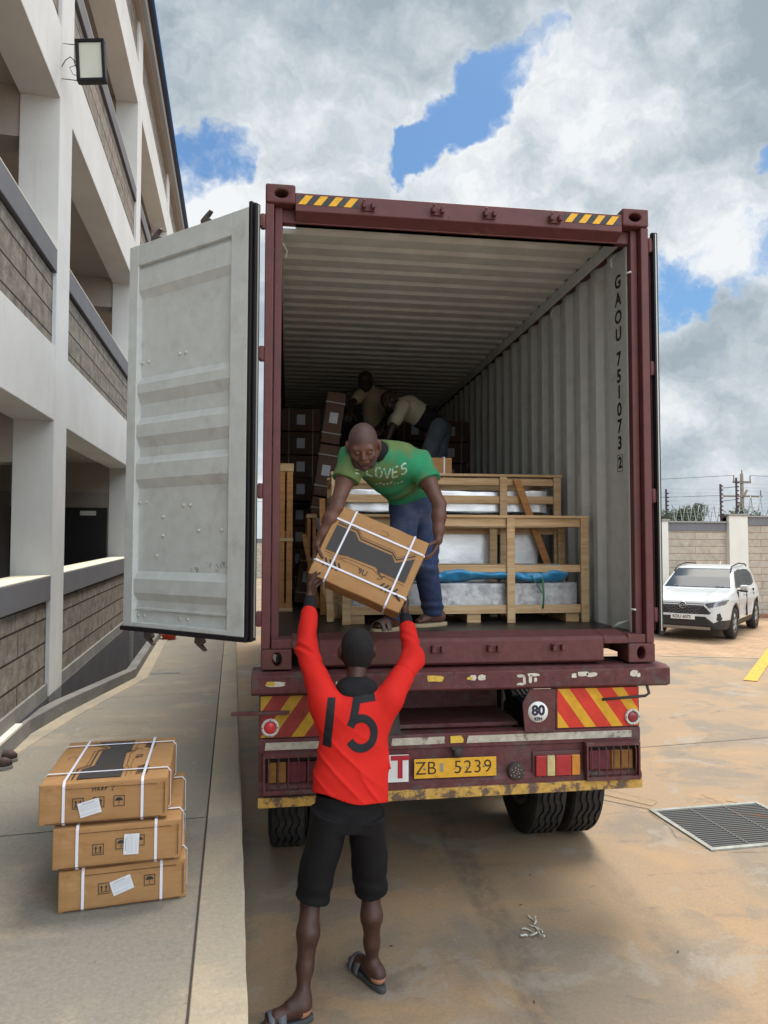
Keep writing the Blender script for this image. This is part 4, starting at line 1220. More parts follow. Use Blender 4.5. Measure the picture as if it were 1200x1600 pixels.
# tail lamps
def lens_row(x0, x1, z0, z1, y, cols, nm, parent):
    b = MB(); n = len(cols); ms = []
    w = (x1-x0)
    acc = x0
    for i, (frac, m2) in enumerate(cols):
        b.box(acc+.002, acc+w*frac-.002, y-.022, y, z0, z1, i); acc += w*frac; ms.append(m2)
    return b.build(nm, ms, parent, .004)
lr = mat('tail_red', (.34, .02, .025), .3, coat=.4, var=.15, vscale=30); lo = mat('tail_orange', (.50, .20, .03), .35, coat=.3, var=.15, vscale=30); lc = mat('tail_clear', (.50, .42, .20), .3, coat=.4, var=.2, vscale=30)
lrd = mat('tail_red_dusty', (.12, .02, .028), .5, var=.3, vscale=20); lod = mat('tail_orange_dusty', (.22, .10, .02), .5, var=.3, vscale=20)
b = MB(); b.box(.405, .71, -.035, -.018, .748, .91); tlp = b.build('tail_lamp', mat('lamp_housing', (.10, .045, .045), .6), tr, .006)
lens_row(.418, .70, .768, .888, -.036, [(.25, lr), (.19, lc), (.36, lr), (.20, lo)], 'lens', tlp)
b = MB(); b.lathe([(0, .052), (-.03, .050), (-.034, .042), (-.026, .001)], 'y', (.300, -.022, .800), 24); rl_ = b.build('round_lamp', dirty, tr)
b = MB()
for i in range(14):
    a = i*2.4; r_ = .008+.0026*i; b.lathe([(0, .006), (-.004, .004)], 'y', (.300+math.cos(a)*r_, -.052, .800+math.sin(a)*r_), 6, closed=True)
b.build('lens', mat('dusty_lens', (.28, .20, .15), .4), rl_)
for (x0, x1, cols, seed) in ((-1.197, -.80, [(.14, lod), (.16, lod), (.34, lrd), (.36, lrd)], 1), (.728, 1.072, [(.5, lrd), (.22, lod), (.28, lod)], 2)):
    cg = MB(); zt_, zb_ = .962, .735
    cg.box(x0, x1, -.085, -.02, zt_-.022, zt_); cg.box(x0, x1, -.085, -.02, zb_, zb_+.022)
    cg.box(x0, x0+.012, -.085, -.02, zb_+.022, zt_-.022); cg.box(x1-.012, x1, -.085, -.02, zb_+.022, zt_-.022)
    n = 7
    for i in range(n):
        x = x0+.03+(x1-x0-.06)*i/(n-1)
        cg.tube([(x, -.07, zb_+.02), (x, -.084, zb_+.06), (x+.002, -.084, zt_-.05), (x, -.07, zt_-.015)], .0042, 6)
    c_ = cg.build('lamp_cage', tm, tr, .002)
    tl = MB().box(x0+.014, x1-.014, -.024, -.019, zb_+.024, zt_-.024).build('tail_lamp', mat('lamp_dark', (.02, .012, .012), .7), tr)
    lens_row(x0+.03, x1-.03, zb_+.055, zt_-.055, -.025, cols, 'lens', tl)
# little bars that stick out (lamp brackets, twist handle)
b = MB(); b.box(-1.38, -1.05, -.045, -.02, 1.175, 1.195); b.build('side_bracket', tm, tr, .003)
b = MB(); b.tube([(.84, -.06, 1.215), (1.11, -.08, 1.235), (1.135, -.08, 1.25), (1.135, -.05, 1.30)], .009, 8); b.build('hook', dirty, tr)
b = MB(); b.prism([(-.475, 1.035), (-.475, 1.28), (-.42, 1.28), (-.40, 1.05), (-.375, 1.035)], -.03, .03, 'y'); b.build('gusset', dirty, tr, .003)
# chassis rails, cross members, axles
b = MB()
for x in (-.42, .42):
    b.box(x-.07, x+.07, .62, 11.6, 1.26, 1.284); b.box(x-.008, x+.008, .62, 11.6, .90, 1.26); b.box(x-.07, x+.07, .62, 11.6, .876, .90)
for y in (1.2, 2.4, 3.6, 5.2, 6.8, 8.4, 10, 11.4): b.box(-1.10, 1.10, y, y+.09, 1.20, 1.259)
for y in (.20, 11.8): b.box(-1.2, 1.2, y, y+.12, 1.29, 1.415)
b.build('chassis', dirty, tr, .003)
b = MB()
for x in (-.9, .9):
    for y in (.2, 5.8, 11.7): b.box(x-.09, x+.09, y, y+.15, 1.416, 1.424)
b.build('twist_lock', dirty, tr)
tyre_m = mat('tyre_rubber', (.022, .021, .021), .75, col2=(.045, .042, .040), c2lo=.5, c2hi=.7, c2scale=7, var=.2, vscale=15, bump=.2, bscale=70)
rim_m = mat('rim_paint', (.16, .15, .14), .6, .3, var=.2)
AX = [1.10, 2.42, 3.74]
def build_tyre(name, parent, R_, Wd, cx, cy, cz, lab=None):
    b = MB(); h = Wd/2; nseg = 72
    prof = [(-h*.78, R_*.60), (-h*.98, R_*.70), (-h, R_*.82), (-h*.90, R_*.94), (-h*.80, R_*.985)]
    gro = [-.52, -.17, .17, .52]
    for gx in gro: prof += [(h*(gx-.07), R_), (h*(gx-.055), R_-.014), (h*(gx+.055), R_-.014), (h*(gx+.07), R_)]
    prof += [(h*.80, R_*.985), (h*.90, R_*.94), (h, R_*.82), (h*.98, R_*.70), (h*.78, R_*.60)]
    vs = []
    for j, (a, r_) in enumerate(prof):
        for k in range(nseg):
            t = 2*math.pi*k/nseg
            inner_ = abs(a) < h*.75
            zz = (.010 if (k % 4) < 2 else -.010)*(1 if inner_ else 0)*(Wd/.27)
            vs.append((cx+a+zz, cy+r_*math.cos(t), cz+r_*math.sin(t)))
    fs = []
    for j in range(len(prof)-1):
        for k in range(nseg):
            k2 = (k+1) % nseg; fs.append((j*nseg+k, j*nseg+k2, (j+1)*nseg+k2, (j+1)*nseg+k))
    b.add(vs, fs, 0, False)
    return b.build(name, tyre_m, parent)
for ay in AX:
    b = MB(); b.tube([(-1.0, ay, .50), (1.0, ay, .50)], .065, 14)
    b.tube([(-.62, ay-.0, .62), (-.62, ay, .88)], .05, 10); b.tube([(.62, ay, .62), (.62, ay, .88)], .05, 10)
    b.box(-.50, -.36, ay-.45, ay+.45, .70, .74); b.box(.36, .50, ay-.45, ay+.45, .70, .74)
    ax_ = b.build('axle', dirty, tr)
    for sx in (-1, 1):
        for xc in (1.055, .775):
            w_ = MB()
            w_.lathe([(-.10, .30), (-.10, .27), (.02, .24), (.03, .10), (.06, .09), (.06, .001)] if sx > 0 else [(.10, .30), (.10, .27), (-.02, .24), (-.03, .10), (-.06, .09), (-.06, .001)], 'x', (sx*xc, ay, .50), 28)
            rm = w_.build('wheel', rim_m, tr)
            build_tyre('tyre', rm, .50, .258, sx*xc, ay, .50)
b = MB()
for sx in (-1, 1):
    x0, x1 = sorted((sx*.66, sx*1.19))
    b.box(x0, x1, 4.4, 4.42, .55, 1.2)
b.build('mud_flap', rub, tr)
b = MB()
for sx in (-1, 1): b.box(sx*.75-.06, sx*.75+.06, 9.2, 9.32, .06, 1.2); b.box(sx*.75-.14, sx*.75+.14, 9.1, 9.42, 0, .06)
b.build('landing_leg', dirty, tr)

# ------------------------------------------------------------------ cartons
card = mat('cardboard', (.37, .205, .09), .8, spots=((3, .60, .72, (.46, .27, .13), (1, 1, 1), .6), (9, .64, .70, (.24, .12, .05), (1, .4, 1), .5)), col2=(.33, .17, .065), c2lo=.5, c2hi=.68, c2scale=5, var=.07, vscale=16, stretch=(1, 1, 4), spec=.2, bump=.12, bscale=30)
card_shaded = mat('cardboard_shaded', (.080, .046, .032), .8, col2=(.060, .036, .025), c2lo=.5, c2hi=.68, c2scale=5, var=.08, vscale=16, spec=.2)  # shade of the container's depth put into the cardboard colour
strapm = mat('strap_white', (.70, .70, .78), .4, var=.04, spec=.5)
prt = mat('print_black', (.030, .026, .030), .6, var=.06)
prg = mat('print_charcoal', (.045, .040, .040), .6, var=.06)
lab_m = mat('label_white', (.66, .68, .72), .5, var=.03)
edge_m = mat('carton_seam', (.10, .055, .03), .9)
def carton_body(L, Wd, T, seed, m_=None):
    """dented box: fine grid with a gentle bulge and crushed edges"""
    rr = np.random.RandomState(seed); bm = bmesh.new()
    bmesh.ops.create_cube(bm, size=1)
    bmesh.ops.subdivide_edges(bm, edges=bm.edges[:], cuts=7, use_grid_fill=True)
    ph = rr.uniform(0, 6, 9)
    for v in bm.verts:
        x, y, z = v.co.x*2, v.co.y*2, v.co.z*2
        q = Vector((x*L/2, y*Wd/2, z*T/2))
        inx, iny, inz = 1-x*x, 1-y*y, 1-z*z
        if abs(z) > .99: q.z += math.copysign(.003*inx*iny, z)+.0010*math.sin(4*x+ph[0])*math.sin(5*y+ph[1])
        if abs(x) > .99: q.x += math.copysign(.004*iny*inz, x)+.0015*math.sin(6*y+ph[2])
        if abs(y) > .99: q.y += math.copysign(.004*inx*inz, y)+.0015*math.sin(6*x+ph[3])
        if abs(x) > .99 and abs(y) > .99: q.x -= math.copysign(.003*abs(math.sin(3*z+ph[4])), x)
        v.co = q
    for f in bm.faces: f.smooth = True
    me = bpy.data.meshes.new('box_body'); bm.to_mesh(me); bm.free(); me.materials.append(m_ or card)
    o = bpy.data.objects.new('box_body', me); COL.objects.link(o)
    b = o.modifiers.new('bevel', 'BEVEL'); b.width = .006; b.segments = 3; b.limit_method = 'ANGLE'; b.angle_limit = R(50)
    return o
def icon_arrows(mb, M, s):
    for r_ in ((-s, s, s-.0025, s), (-s, s, -s, -s+.0025), (-s, -s+.0025, -s, s), (s-.0025, s, -s, s)): mb.box(*r_, 0, .0006, M=M)
    for cx in (-.4*s, .4*s):
        mb.add([(cx-.25*s, .2*s, .0006), (cx+.25*s, .2*s, .0006), (cx, .65*s, .0006)], [(0, 1, 2)], 0, False, M)
        mb.box(cx-.09*s, cx+.09*s, -.5*s, .2*s, 0, .0006, M=M)
    mb.box(-.7*s, .7*s, -.66*s, -.56*s, 0, .0006, M=M)
def icon_umbrella(mb, M, s):
    for r_ in ((-s, s, s-.0025, s), (-s, s, -s, -s+.0025), (-s, -s+.0025, -s, s), (s-.0025, s, -s, s)): mb.box(*r_, 0, .0006, M=M)
    pts = [(s*.7*math.cos(math.pi*i/12), s*.05+s*.6*math.sin(math.pi*i/12), .0006) for i in range(13)]
    mb.add(pts, [tuple(range(13))], 0, False, M)
    mb.box(-.04*s, .04*s, -.6*s, .05*s, 0, .0006, M=M); mb.box(-.16*s, .04*s, -.68*s, -.6*s, 0, .0006, M=M)
def poly_line(mb, pts, w, M, z=.0006):
    for i in range(len(pts)-1):
        a = Vector((*pts[i], 0)); c = Vector((*pts[i+1], 0)); d = (c-a).normalized(); p = Vector((-d.y, d.x, 0))*w/2
        a2 = a-d*w*.3; c2 = c+d*w*.3
        mb.add([(q.x, q.y, z) for q in (a2-p, c2-p, c2+p, a2+p)], [(0, 1, 2, 3)], 0, False, M)
def carton(label, loc, rotM, L=.65, Wd=.505, T=.165, seed=1, top=True, side='arrows', name='cardboard_box', group=None, lab=(.0, .0, 12), write=False, icons=((-.10, 0, 'a'), (.12, .01, 'u')), scale=1):
    t = empty(name, label, 'box', loc, (0, 0, 0), group)
    M0 = rotM.to_4x4() if hasattr(rotM, 'to_4x4') else rotM
    t.matrix_world = Matrix.Translation(loc) @ M0
    o = carton_body(L, Wd, T, seed); o.parent = t
    g_ = .0065
    # straps: two round the long way, two round the short way
    for y in (-.30*Wd, .31*Wd):
        b = MB(); r_ = .0055
        ring = [(-L/2-g_, T/2-.01), (-L/2+.008, T/2+g_), (L/2-.008, T/2+g_), (L/2+g_, T/2-.01), (L/2+g_, -T/2+.01), (L/2-.008, -T/2-g_), (-L/2+.008, -T/2-g_), (-L/2-g_, -T/2+.01)]
        vs = [(p[0], y-r_, p[1]) for p in ring]+[(p[0], y+r_, p[1]) for p in ring]
        vs += [(p[0]*.995, y-r_, p[1]*.985) for p in ring]+[(p[0]*.995, y+r_, p[1]*.985) for p in ring]
        fs = [(i, (i+1) % 8, 8+(i+1) % 8, 8+i) for i in range(8)]+[(16+i, 24+i, 24+(i+1) % 8, 16+(i+1) % 8) for i in range(8)]+[(i, 16+i, 16+(i+1) % 8, (i+1) % 8) for i in range(8)]+[(8+i, 8+(i+1) % 8, 24+(i+1) % 8, 24+i) for i in range(8)]
        b.add(vs, fs).build('strap', strapm, t)
    for x in (-.32*L, .34*L):
        b = MB(); r_ = .0055; g2 = g_+.0016
        ring = [(-Wd/2-g2, T/2-.01), (-Wd/2+.008, T/2+g2), (Wd/2-.008, T/2+g2), (Wd/2+g2, T/2-.01), (Wd/2+g2, -T/2+.01), (Wd/2-.008, -T/2-g2), (-Wd/2+.008, -T/2-g2), (-Wd/2-g2, -T/2+.01)]
        vs = [(x-r_, p[0], p[1]) for p in ring]+[(x+r_, p[0], p[1]) for p in ring]
        vs += [(x-r_, p[0]*.993, p[1]*.985) for p in ring]+[(x+r_, p[0]*.993, p[1]*.985) for p in ring]
        b.add(vs, fs).build('strap', strapm, t)
    if top:                                   # printed face (+z)
        Z = T/2+.0052
        MT = Matrix.Translation((0, 0, Z))
        b = MB()
        def P(a, c): return ((a-.5)*L, (.5-c)*Wd)
        band = [(.055, .27), (.26, .27), (.33, .355), (.70, .355), (.76, .43), (.93, .28), (.93, .62), (.64, .62), (.60, .585), (.28, .60), (.22, .62), (.055, .62)]
        b.add([(*P(a, c), 0) for a, c in band], [tuple(range(len(band)))], 1, False, MT)
        for dz, w_ in ((-.035, .006), (-.065, .0022)):
            poly_line(b, [P(.06, .27+dz), P(.27, .27+dz), P(.34, .355+dz), P(.69, .355+dz), P(.76, .43+dz*1.2), P(.92, .28+dz)], w_, MT)
        poly_line(b, [P(.06, .655), P(.24, .655), P(.29, .632), P(.58, .622), P(.63, .655), P(.93, .66)], .0022, MT)
        poly_line(b, [P(.10, .69), P(.20, .69), P(.25, .67), P(.44, .67), P(.47, .70)], .0018, MT)
        poly_line(b, [P(.50, .10), P(.56, .10), P(.585, .13), P(.56, .16), P(.50, .16)], .0018, MT)
        for k in range(4):
            for sx, x0 in ((1, .10+.048*k), (-1, .745+.048*k)):
                poly_line(b, [P(x0, .735), P(x0+sx*.025, .78), P(x0, .825)], .010, MT)
        # illegible small print as broken dashes, and a smudge like rider print
        rr = np.random.RandomState(3); x = .33
        while x < .70:
            w_ = rr.uniform(.006, .016); poly_line(b, [P(x, .80-rr.uniform(.008, .02)), P(x+w_*.2, .80+rr.uniform(.008, .02))], .003, MT); poly_line(b, [P(x, .80+rr.uniform(-.018, .018)), P(x+w_, .80+rr.uniform(-.018, .018))], .0022, MT); x += w_+.009
        for i in range(10):
            a0 = rr.uniform(.62, .70); c0 = rr.uniform(.60, .72); poly_line(b, [P(a0, c0), P(a0+rr.uniform(-.03, .04), c0+rr.uniform(-.04, .04))], .0035, MT)
        text_mb("9U", .046, MT @ Matrix.Translation((*P(.50, .715), 0)), mb=b, extrude=.0002)
        b.build('print', [prt, prg], t)
        # centre seam of the flaps
        b = MB(); b.add([(-L/2+.01, -.0012, T/2+.0050), (L/2-.01, -.0012, T/2+.0050), (L/2-.01, .0012, T/2+.0050), (-L/2+.01, .0012, T/2+.0050)], [(0, 1, 2, 3)])
    # front side (-x): icons and shipping label
    MS = frame((-L/2-.0066, 0, 0), (0, -1, 0), (0, 0, 1))
    b = MB()
    for (x, y, kind) in icons:
        (icon_arrows if kind == 'a' else icon_umbrella)(b, MS @ Matrix.Translation((x, y, 0)), .022 if kind in 'au' else .02)
    if write:                                  # marker pen scrawl
        for st in ([(-.045, .045), (-.043, .062)], [(-.045, .053), (-.034, .058)], [(-.034, .046), (-.032, .063)], [(-.026, .046), (-.022, .062), (-.016, .047)], [(-.024, .052), (-.017, .053)], [(-.010, .047), (-.008, .062), (-.002, .058), (-.009, .053), (-.002, .048)], [(.004, .047), (.006, .062), (.012, .058), (.005, .053)], [(.032, .043), (.038, .064)]):
            poly_line(b, st, .0025, MS)
    b.build('print', [prt], t)
    b = MB()
    b.box(-Wd/2+.010, -Wd/2+.0125, -T/2+.02, T/2-.02, -.004, .0006, M=MS @ Matrix.Diagonal((-1, 1, 1, 1))); b.box(-.9*Wd/2, .9*Wd/2, -T/2+.006, -T/2+.0075, -.004, .0003, M=MS); b.box(-.3*Wd, .42*Wd, T*.36, T*.364, -.004, .0003, M=MS)
    b.build('flap_seam', edge_m, t)
    if lab:
        x, y, a = lab
        MLb = MS @ Matrix.Translation((x, y, .0012)) @ Matrix.Rotation(R(a), 4, 'Z')
        b = MB(); b.box(-.042, .042, -.030, .030, -.0006, .0004, M=MLb)
        lo_ = b.build('shipping_label', lab_m, t)
        b = MB(); rr = np.random.RandomState(seed+40)
        for i, y_ in enumerate(np.linspace(.022, -.022, 9)):
            if i == 6: continue
            x = -.036+(.01 if i == 0 else 0)
            while x < .034:
                w_ = rr.uniform(.003, .008); poly_line(b, [(x, y_), (x+w_, y_)], .0012 if i else .003, MLb, .0008); x += w_+.0015
                if i in (0, 8) and x > .02: break
        b.build('fine_print', mat('faint_ink', (.35, .36, .42), .7), lo_)
    return t
def RZ(a): return Matrix.Rotation(R(a), 3, 'Z')
def RX(a): return Matrix.Rotation(R(a), 3, 'X')
def RY(a): return Matrix.Rotation(R(a), 3, 'Y')
GS = 'cartons stacked on the walkway'
T_ = .164
carton('bottom carton of the three stacked on the walkway, with a tilted label', Vector((-1.79, -.765+.02, DK+T_/2+.001)), RZ(90+9.0), seed=11, group=GS, icons=((-.075, .0, 'a'), (.105, .012, 'u')), lab=(-.005, .005, 18), top=False)
carton('middle carton of the three stacked on the walkway, label stuck upright over its icons', Vector((-1.797, -.765+.0, DK+T_*1.5+.014)), RZ(90+6.5)@RY(0), seed=12, group=GS, icons=((-.075, -.01, 'a'), (.015, .005, 'u'), (.085, .012, 'u')), lab=(.055, .0, 88), top=False)
carton('top carton of the three stacked on the walkway, black printed band and pen scrawl', Vector((-1.85, -.765+.005, DK+T_*2.5+.028)), RZ(90+5.5), seed=13, group=GS, icons=((-.10, .0, 'a'), (-.02, .0, 'a'), (.06, .0, 'u')), lab=(-.055, -.02, 14), write=True, T=.166)
# the carton being handed down
Rm = Matrix(((0,)*3,)*3)
def rot_xyz(rx, ry, rz): return (Matrix.Rotation(rz, 3, 'Z') @ Matrix.Rotation(ry, 3, 'Y') @ Matrix.Rotation(rx, 3, 'X'))
Rc = rot_xyz(-.352, .407, -.200)
cx_, cy_, cz_ = Rc @ Vector((1, 0, 0)), Rc @ Vector((0, 0, 1)), Rc @ Vector((0, -1, 0))
RC = Matrix((cx_, cy_, cz_)).transposed()
CC = Vector((-.602, -.118, 2.055))
held = carton('tilted carton held between the green shirt man and the red shirt worker', CC, RC, L=.56, Wd=.452, T=.16, seed=21, lab=None, icons=((.0, 0, 'a'),))

# small cartons deeper inside
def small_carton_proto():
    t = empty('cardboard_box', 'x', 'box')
    o = carton_body(.60, .48, .20, 33, card_shaded); o.parent = t
    b = MB(); b.box(-.3065, .3065, -.15, -.14, -.107, .107); b.build('strap', mat('strap_shaded', (.20, .19, .18), .5), t)
    b = MB(); b.box(-.3065, .3065, .14, .15, -.107, .107); b.build('strap', mat('strap_shaded', (.3, .28, .27)), t)
    b = MB(); b.box(-.3068, -.306, -.05, .05, -.045, .045); b.build('shipping_label', mat('label_shaded', (.27, .27, .29), .35), t)  # label and straps darkened in colour for the same interior shade
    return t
proto = small_carton_proto()
used = [False]
GD = 'cartons packed deep inside the container'
def put(lab, loc, rm, sc=(1, 1, 1), group=GD):
    o = proto if not used[0] else copy_tree(proto)
    used[0] = True
    o['label'] = lab; o['group'] = group
    o.matrix_world = Matrix.Translation(loc) @ rm.to_4x4() @ Matrix.Diagonal((*sc, 1))
    return o
# two leaning columns of cartons at the left, narrow ends towards the camera
Rside = Matrix(((0, 0, 1), (1, 0, 0), (0, 1, 0)))      # local x -> +y (label end faces camera), y -> up, z -> +x
lean = RY(8)
names = ['lowest', 'second', 'third', 'fourth', 'fifth', 'sixth']
for k in range(4):
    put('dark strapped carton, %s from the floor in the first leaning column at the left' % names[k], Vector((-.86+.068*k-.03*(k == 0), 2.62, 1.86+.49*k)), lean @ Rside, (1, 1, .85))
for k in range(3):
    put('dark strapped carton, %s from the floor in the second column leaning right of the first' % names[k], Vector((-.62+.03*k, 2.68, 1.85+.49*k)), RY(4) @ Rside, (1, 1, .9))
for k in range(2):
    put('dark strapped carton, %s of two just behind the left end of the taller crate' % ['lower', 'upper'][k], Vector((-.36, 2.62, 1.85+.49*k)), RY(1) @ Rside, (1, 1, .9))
# full wall of cartons behind
side_txt = ['far left', 'left of centre', 'centre', 'right of centre', 'far right']
row_txt = ['floor row', 'second row', 'third row', 'fourth row', 'fifth row', 'sixth row', 'seventh row', 'eighth row']
Rend = Matrix(((0, -1, 0), (1, 0, 0), (0, 0, 1)))      # label end faces camera, flat
for r_ in range(8):
    for c_ in range(5):
        z = 1.6+.13+.262*r_
        x = -.93+.465*c_
        yb = 4.30+.03*((r_*3+c_*5) % 4) - (.55 if (c_ == 0 and r_ >= 4) else 0)
        if r_ >= 3 and c_ in (1, 2): yb += 1.2
        if z > 3.75: continue
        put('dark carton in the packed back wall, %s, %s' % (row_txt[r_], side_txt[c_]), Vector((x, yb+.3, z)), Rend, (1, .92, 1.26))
carton('clean tan carton with one white strap standing on top of the taller crate', Vector((.03, 1.52, 2.70+.083)), RZ(0)@RX(0), L=.42, Wd=.34, T=.15, seed=41, top=False, lab=None, icons=(), group=None)

# ------------------------------------------------------------------ wooden crates
def woodmat(name, c, c2):
    return mat(name, c, .75, col2=c2, c2lo=.42, c2hi=.62, c2scale=4, var=.12, vscale=22, stretch=(.5, 6, 8), bump=.15, bscale=16, spec=.25)
pine = woodmat('pine', (.56, .39, .225), (.45, .285, .145))
pine2 = woodmat('pine_orange', (.46, .22, .08), (.34, .16, .06))
def plank(b, x0, x1, y0, y1, z0, z1): b.box(x0, x1, y0, y1, z0, z1)
def crate(label, x0, x1, y0, y1, z0, zt, rails, posts, brace=None, m_=pine):
    t = empty('wooden_crate', label, 'crate', (x0, y0, z0), (0, 0, 0), 'open slatted pine crates')
    W_, D_, H_ = x1-x0, y1-y0, zt-z0
    for yy in (0, D_-.022):
        for (za, zb_) in rails: 
            MB().box(0.0, W_, yy+.001, yy+.021, za, zb_).build('rail', m_, t, .002)
        for p in posts: MB().box(p, p+.058, (-.022 if yy == 0 else D_+.001), (-.001 if yy == 0 else D_+.022), 0, H_-.004).build('post', m_, t, .002)
    for x in (0, W_-.02):
        for (za, zb_) in rails: MB().box(x+.0005, x+.0195, .022, D_-.023, za+.002, zb_-.002).build('end_rail', m_, t, .002)
    MB().box(-.005, W_+.005, -.024, .075, H_-.003, H_+.016).build('top_board', m_, t, .002)
    MB().box(-.005, W_+.005, D_-.08, D_+.024, H_-.003, H_+.016).build('top_board', m_, t, .002)
    for x in (.02, W_*.5, W_-.09): MB().box(x, x+.07, .076, D_-.081, H_-.001, H_+.014).build('top_slat', m_, t, .002)
    for x in (.06, W_*.5, W_-.16): MB().box(x, x+.10, .023, D_-.024, .0, .065).build('skid', m_, t, .002)
    if brace:
        (xa, za, xb, zb_) = brace
        MB().prism([(xa, za), (xa+.06, za), (xb+.06, zb_), (xb, zb_)], -.044, -.0225, 'y').build('brace', pine2, t, .002)
    return t
fcr = crate('lower pine crate nearest the sill, holding a foam wrapped panel and blue sheet', -.69, 1.11, .745, 1.16, 1.6, 2.355, [(.065, .125), (.36, .412), (.69, .752)], [.0, 1.185, 1.742])
bcr = crate('taller pine crate behind the lower one, with slanting brace and silver panels', -.74, 1.10, 1.22, 1.80, 1.6, 2.70, [(.02, .08), (.64, .69), (.885, .945), (1.03, 1.085)], [.0, 1.33, 1.772], (1.43, 1.075, 1.70, .35), m_=pine)
# orange boards left of crates: two narrow frames leaning by the left wall
def lean_frame(label, loc, rz, rx, H_, W_, D_):
    t = empty('timber_rack', label, 'crate', loc, (R(rx), 0, R(rz)), 'narrow timber frames on edge')
    for x in (0, W_-.052): MB().box(x, x+.05, 0, .03, 0, H_-.07).build('rail', pine2, t, .002)
    for z in (.0, H_*.47, H_-.068): MB().box(-.008, W_+.004, -.012 if z < H_*.5 else -.013, -.001, z, z+.03+.035*(z > 1)).build('batten', pine, t, .002)
    for z in (.02, H_*.5, H_-.08): MB().box(.0, W_, .031, D_, z, z+.05).build('spacer', pine2, t, .002)
    for x in (0, W_-.052): MB().box(x, x+.05, D_+.001, D_+.03, 0, H_-.07).build('rail', pine2, t, .002)
    return t
lean_frame('tall narrow orange pine frame standing against the left container wall', (-1.145, 1.78, 1.6), 0, 0, 1.24, .118, .30)
lean_frame('short narrow dark pine frame standing behind the tall orange one', (-.90, 2.05, 1.6), 0, 0, .86, .08, .5)
def loose_plank(label, p, q, w_, m_):
    p = Vector(p); q = Vector(q); d = (q-p); L_ = d.length
    M_ = frame(p, d, (0, 1, 0) if abs(d.normalized().y) < .8 else (1, 0, 0))
    b = MB(); b.box(0, L_, -.012, .012, -w_/2, w_/2, M=M_)
    tag(b.build('timber_offcut', m_, None, .002), label, 'plank', 'loose timber inside the container')
loose_plank('thin loose batten leaning at a slant beside the leaning frames', (-.80, 1.9, 1.615), (-.93, 2.0, 2.25), .04, pine2)
loose_plank('upright pine batten by the left end of the taller crate', (-.79, 1.35, 1.61), (-.80, 1.40, 2.52), .045, pine2)
loose_plank('short slanting batten on the floor left of the lower crate', (-.73, 1.0, 1.615), (-.83, 1.15, 1.95), .03, pine)
loose_plank('narrow board standing on edge close to the left post of the lower crate', (-.765, .85, 1.61), (-.775, .90, 2.05), .05, pine)

# foam wrapped goods
foil = mat('silver_foam', (.84, .86, .88), .34, .40, var=.05, vscale=5, bump=.55, bscale=12, spec=.6)
foilg = mat('grey_foam', (.50, .50, .51), .42, .25, col2=(.30, .30, .31), c2lo=.45, c2hi=.62, c2scale=9, var=.15, vscale=22, bump=.6, bscale=14)
def soft_box(name, label, x0, x1, y0, y1, z0, z1, m_, seed, amp=.006, cat='wrapped panel', mi=None, dims=.018):
    rr = np.random.RandomState(seed); ph = rr.uniform(0, 6, 12)
    bm = bmesh.new(); bmesh.ops.create_cube(bm, size=1)
    bmesh.ops.subdivide_edges(bm, edges=bm.edges[:], cuts=26, use_grid_fill=True)
    c = Vector(((x0+x1)/2, (y0+y1)/2, (z0+z1)/2)); s_ = Vector((x1-x0, y1-y0, z1-z0))
    for v in bm.verts:
        n = Vector(v.co)*2; q = Vector((v.co.x*s_.x, v.co.y*s_.y, v.co.z*s_.z))
        w = math.sin(q.x*9+ph[0]+2*math.sin(q.z*11+ph[1]))*.5+math.sin(q.z*17+q.x*6+ph[2])*.35+math.sin(q.x*31+q.z*23+ph[3]+q.y*14)*.25+math.sin(q.y*21+ph[4]+q.x*5)*.4
        e_ = (abs(n.x)**6+abs(n.y)**6+abs(n.z)**6)**(1/6)
        nn = Vector((n.x**5, n.y**5, n.z**5)); nn.normalize()
        v.co = q+nn*(w*amp-amp)-Vector((0, 0, 0))
        k = sorted((abs(n.x), abs(n.y), abs(n.z)))
        if k[1] > .85: v.co -= Vector((math.copysign(1, n.x), math.copysign(1, n.y), math.copysign(1, n.z)))*(k[1]-.85)*dims
    for f in bm.faces: f.smooth = True
    me = bpy.data.meshes.new(name); bm.to_mesh(me); bm.free(); me.materials.append(m_)
    o = bpy.data.objects.new(name, me); COL.objects.link(o); o.location = c
    tag(o, label, cat); return o
soft_box('wrapped_panel', 'low grey foam wrapped panel lying in the lower crate under the blue sheet', -.65, 1.05, .79, 1.13, 1.665, 1.885, foilg, 3, .004)
soft_box('wrapped_panel', 'tall silver wrapped appliance filling the lower part of the taller crate left of the brace', -.66, .58, 1.26, 1.74, 1.67, 2.40, foil, 4, .004)
soft_box('wrapped_panel', 'narrower silver wrapped appliance behind the brace in the taller crate', .66, .93, 1.27, 1.74, 1.67, 2.38, foil, 8, .004)
soft_box('wrapped_panel', 'upper silver wrapped pack with crumpled film lying under the top rail of the taller crate', -.64, 1.0, 1.26, 1.72, 2.41, 2.595, foil, 5, .010)
tarpm = mat('blue_sheet', (.03, .22, .44), .35, .0, col2=(.05, .30, .55), c2lo=.45, c2hi=.6, c2scale=6, spec=.6, bump=.3, bscale=20)
s = Sdf()
rr = np.random.RandomState(12)
s.etube((-.62, .86, 1.942), (1, 0, 0), (0, 1, 0), [[0, 0, 0, .09, .02], [.3, 0, 0, .12, .050], [.75, 0, .004, .12, .060], [1.1, 0, .006, .12, .042], [1.22, 0, .0, .12, .056], [1.5, 0, .0, .12, .064], [1.58, 0, .0, .10, .05]], .02)
s.cap((.68, .86, 1.985), (.93, .88, 1.99), .03, .026, .02)
s.cap((.70, .80, 1.94), (.94, .80, 1.935), .03, .032, .02)
def tarp_post(D, X, Y, Z):
    return D+.004*np.sin(X*16+4*np.sin(Y*12+Z*20))+.002*np.sin(X*47+Z*60+Y*31)+.004*np.sin(Z*75+X*9)
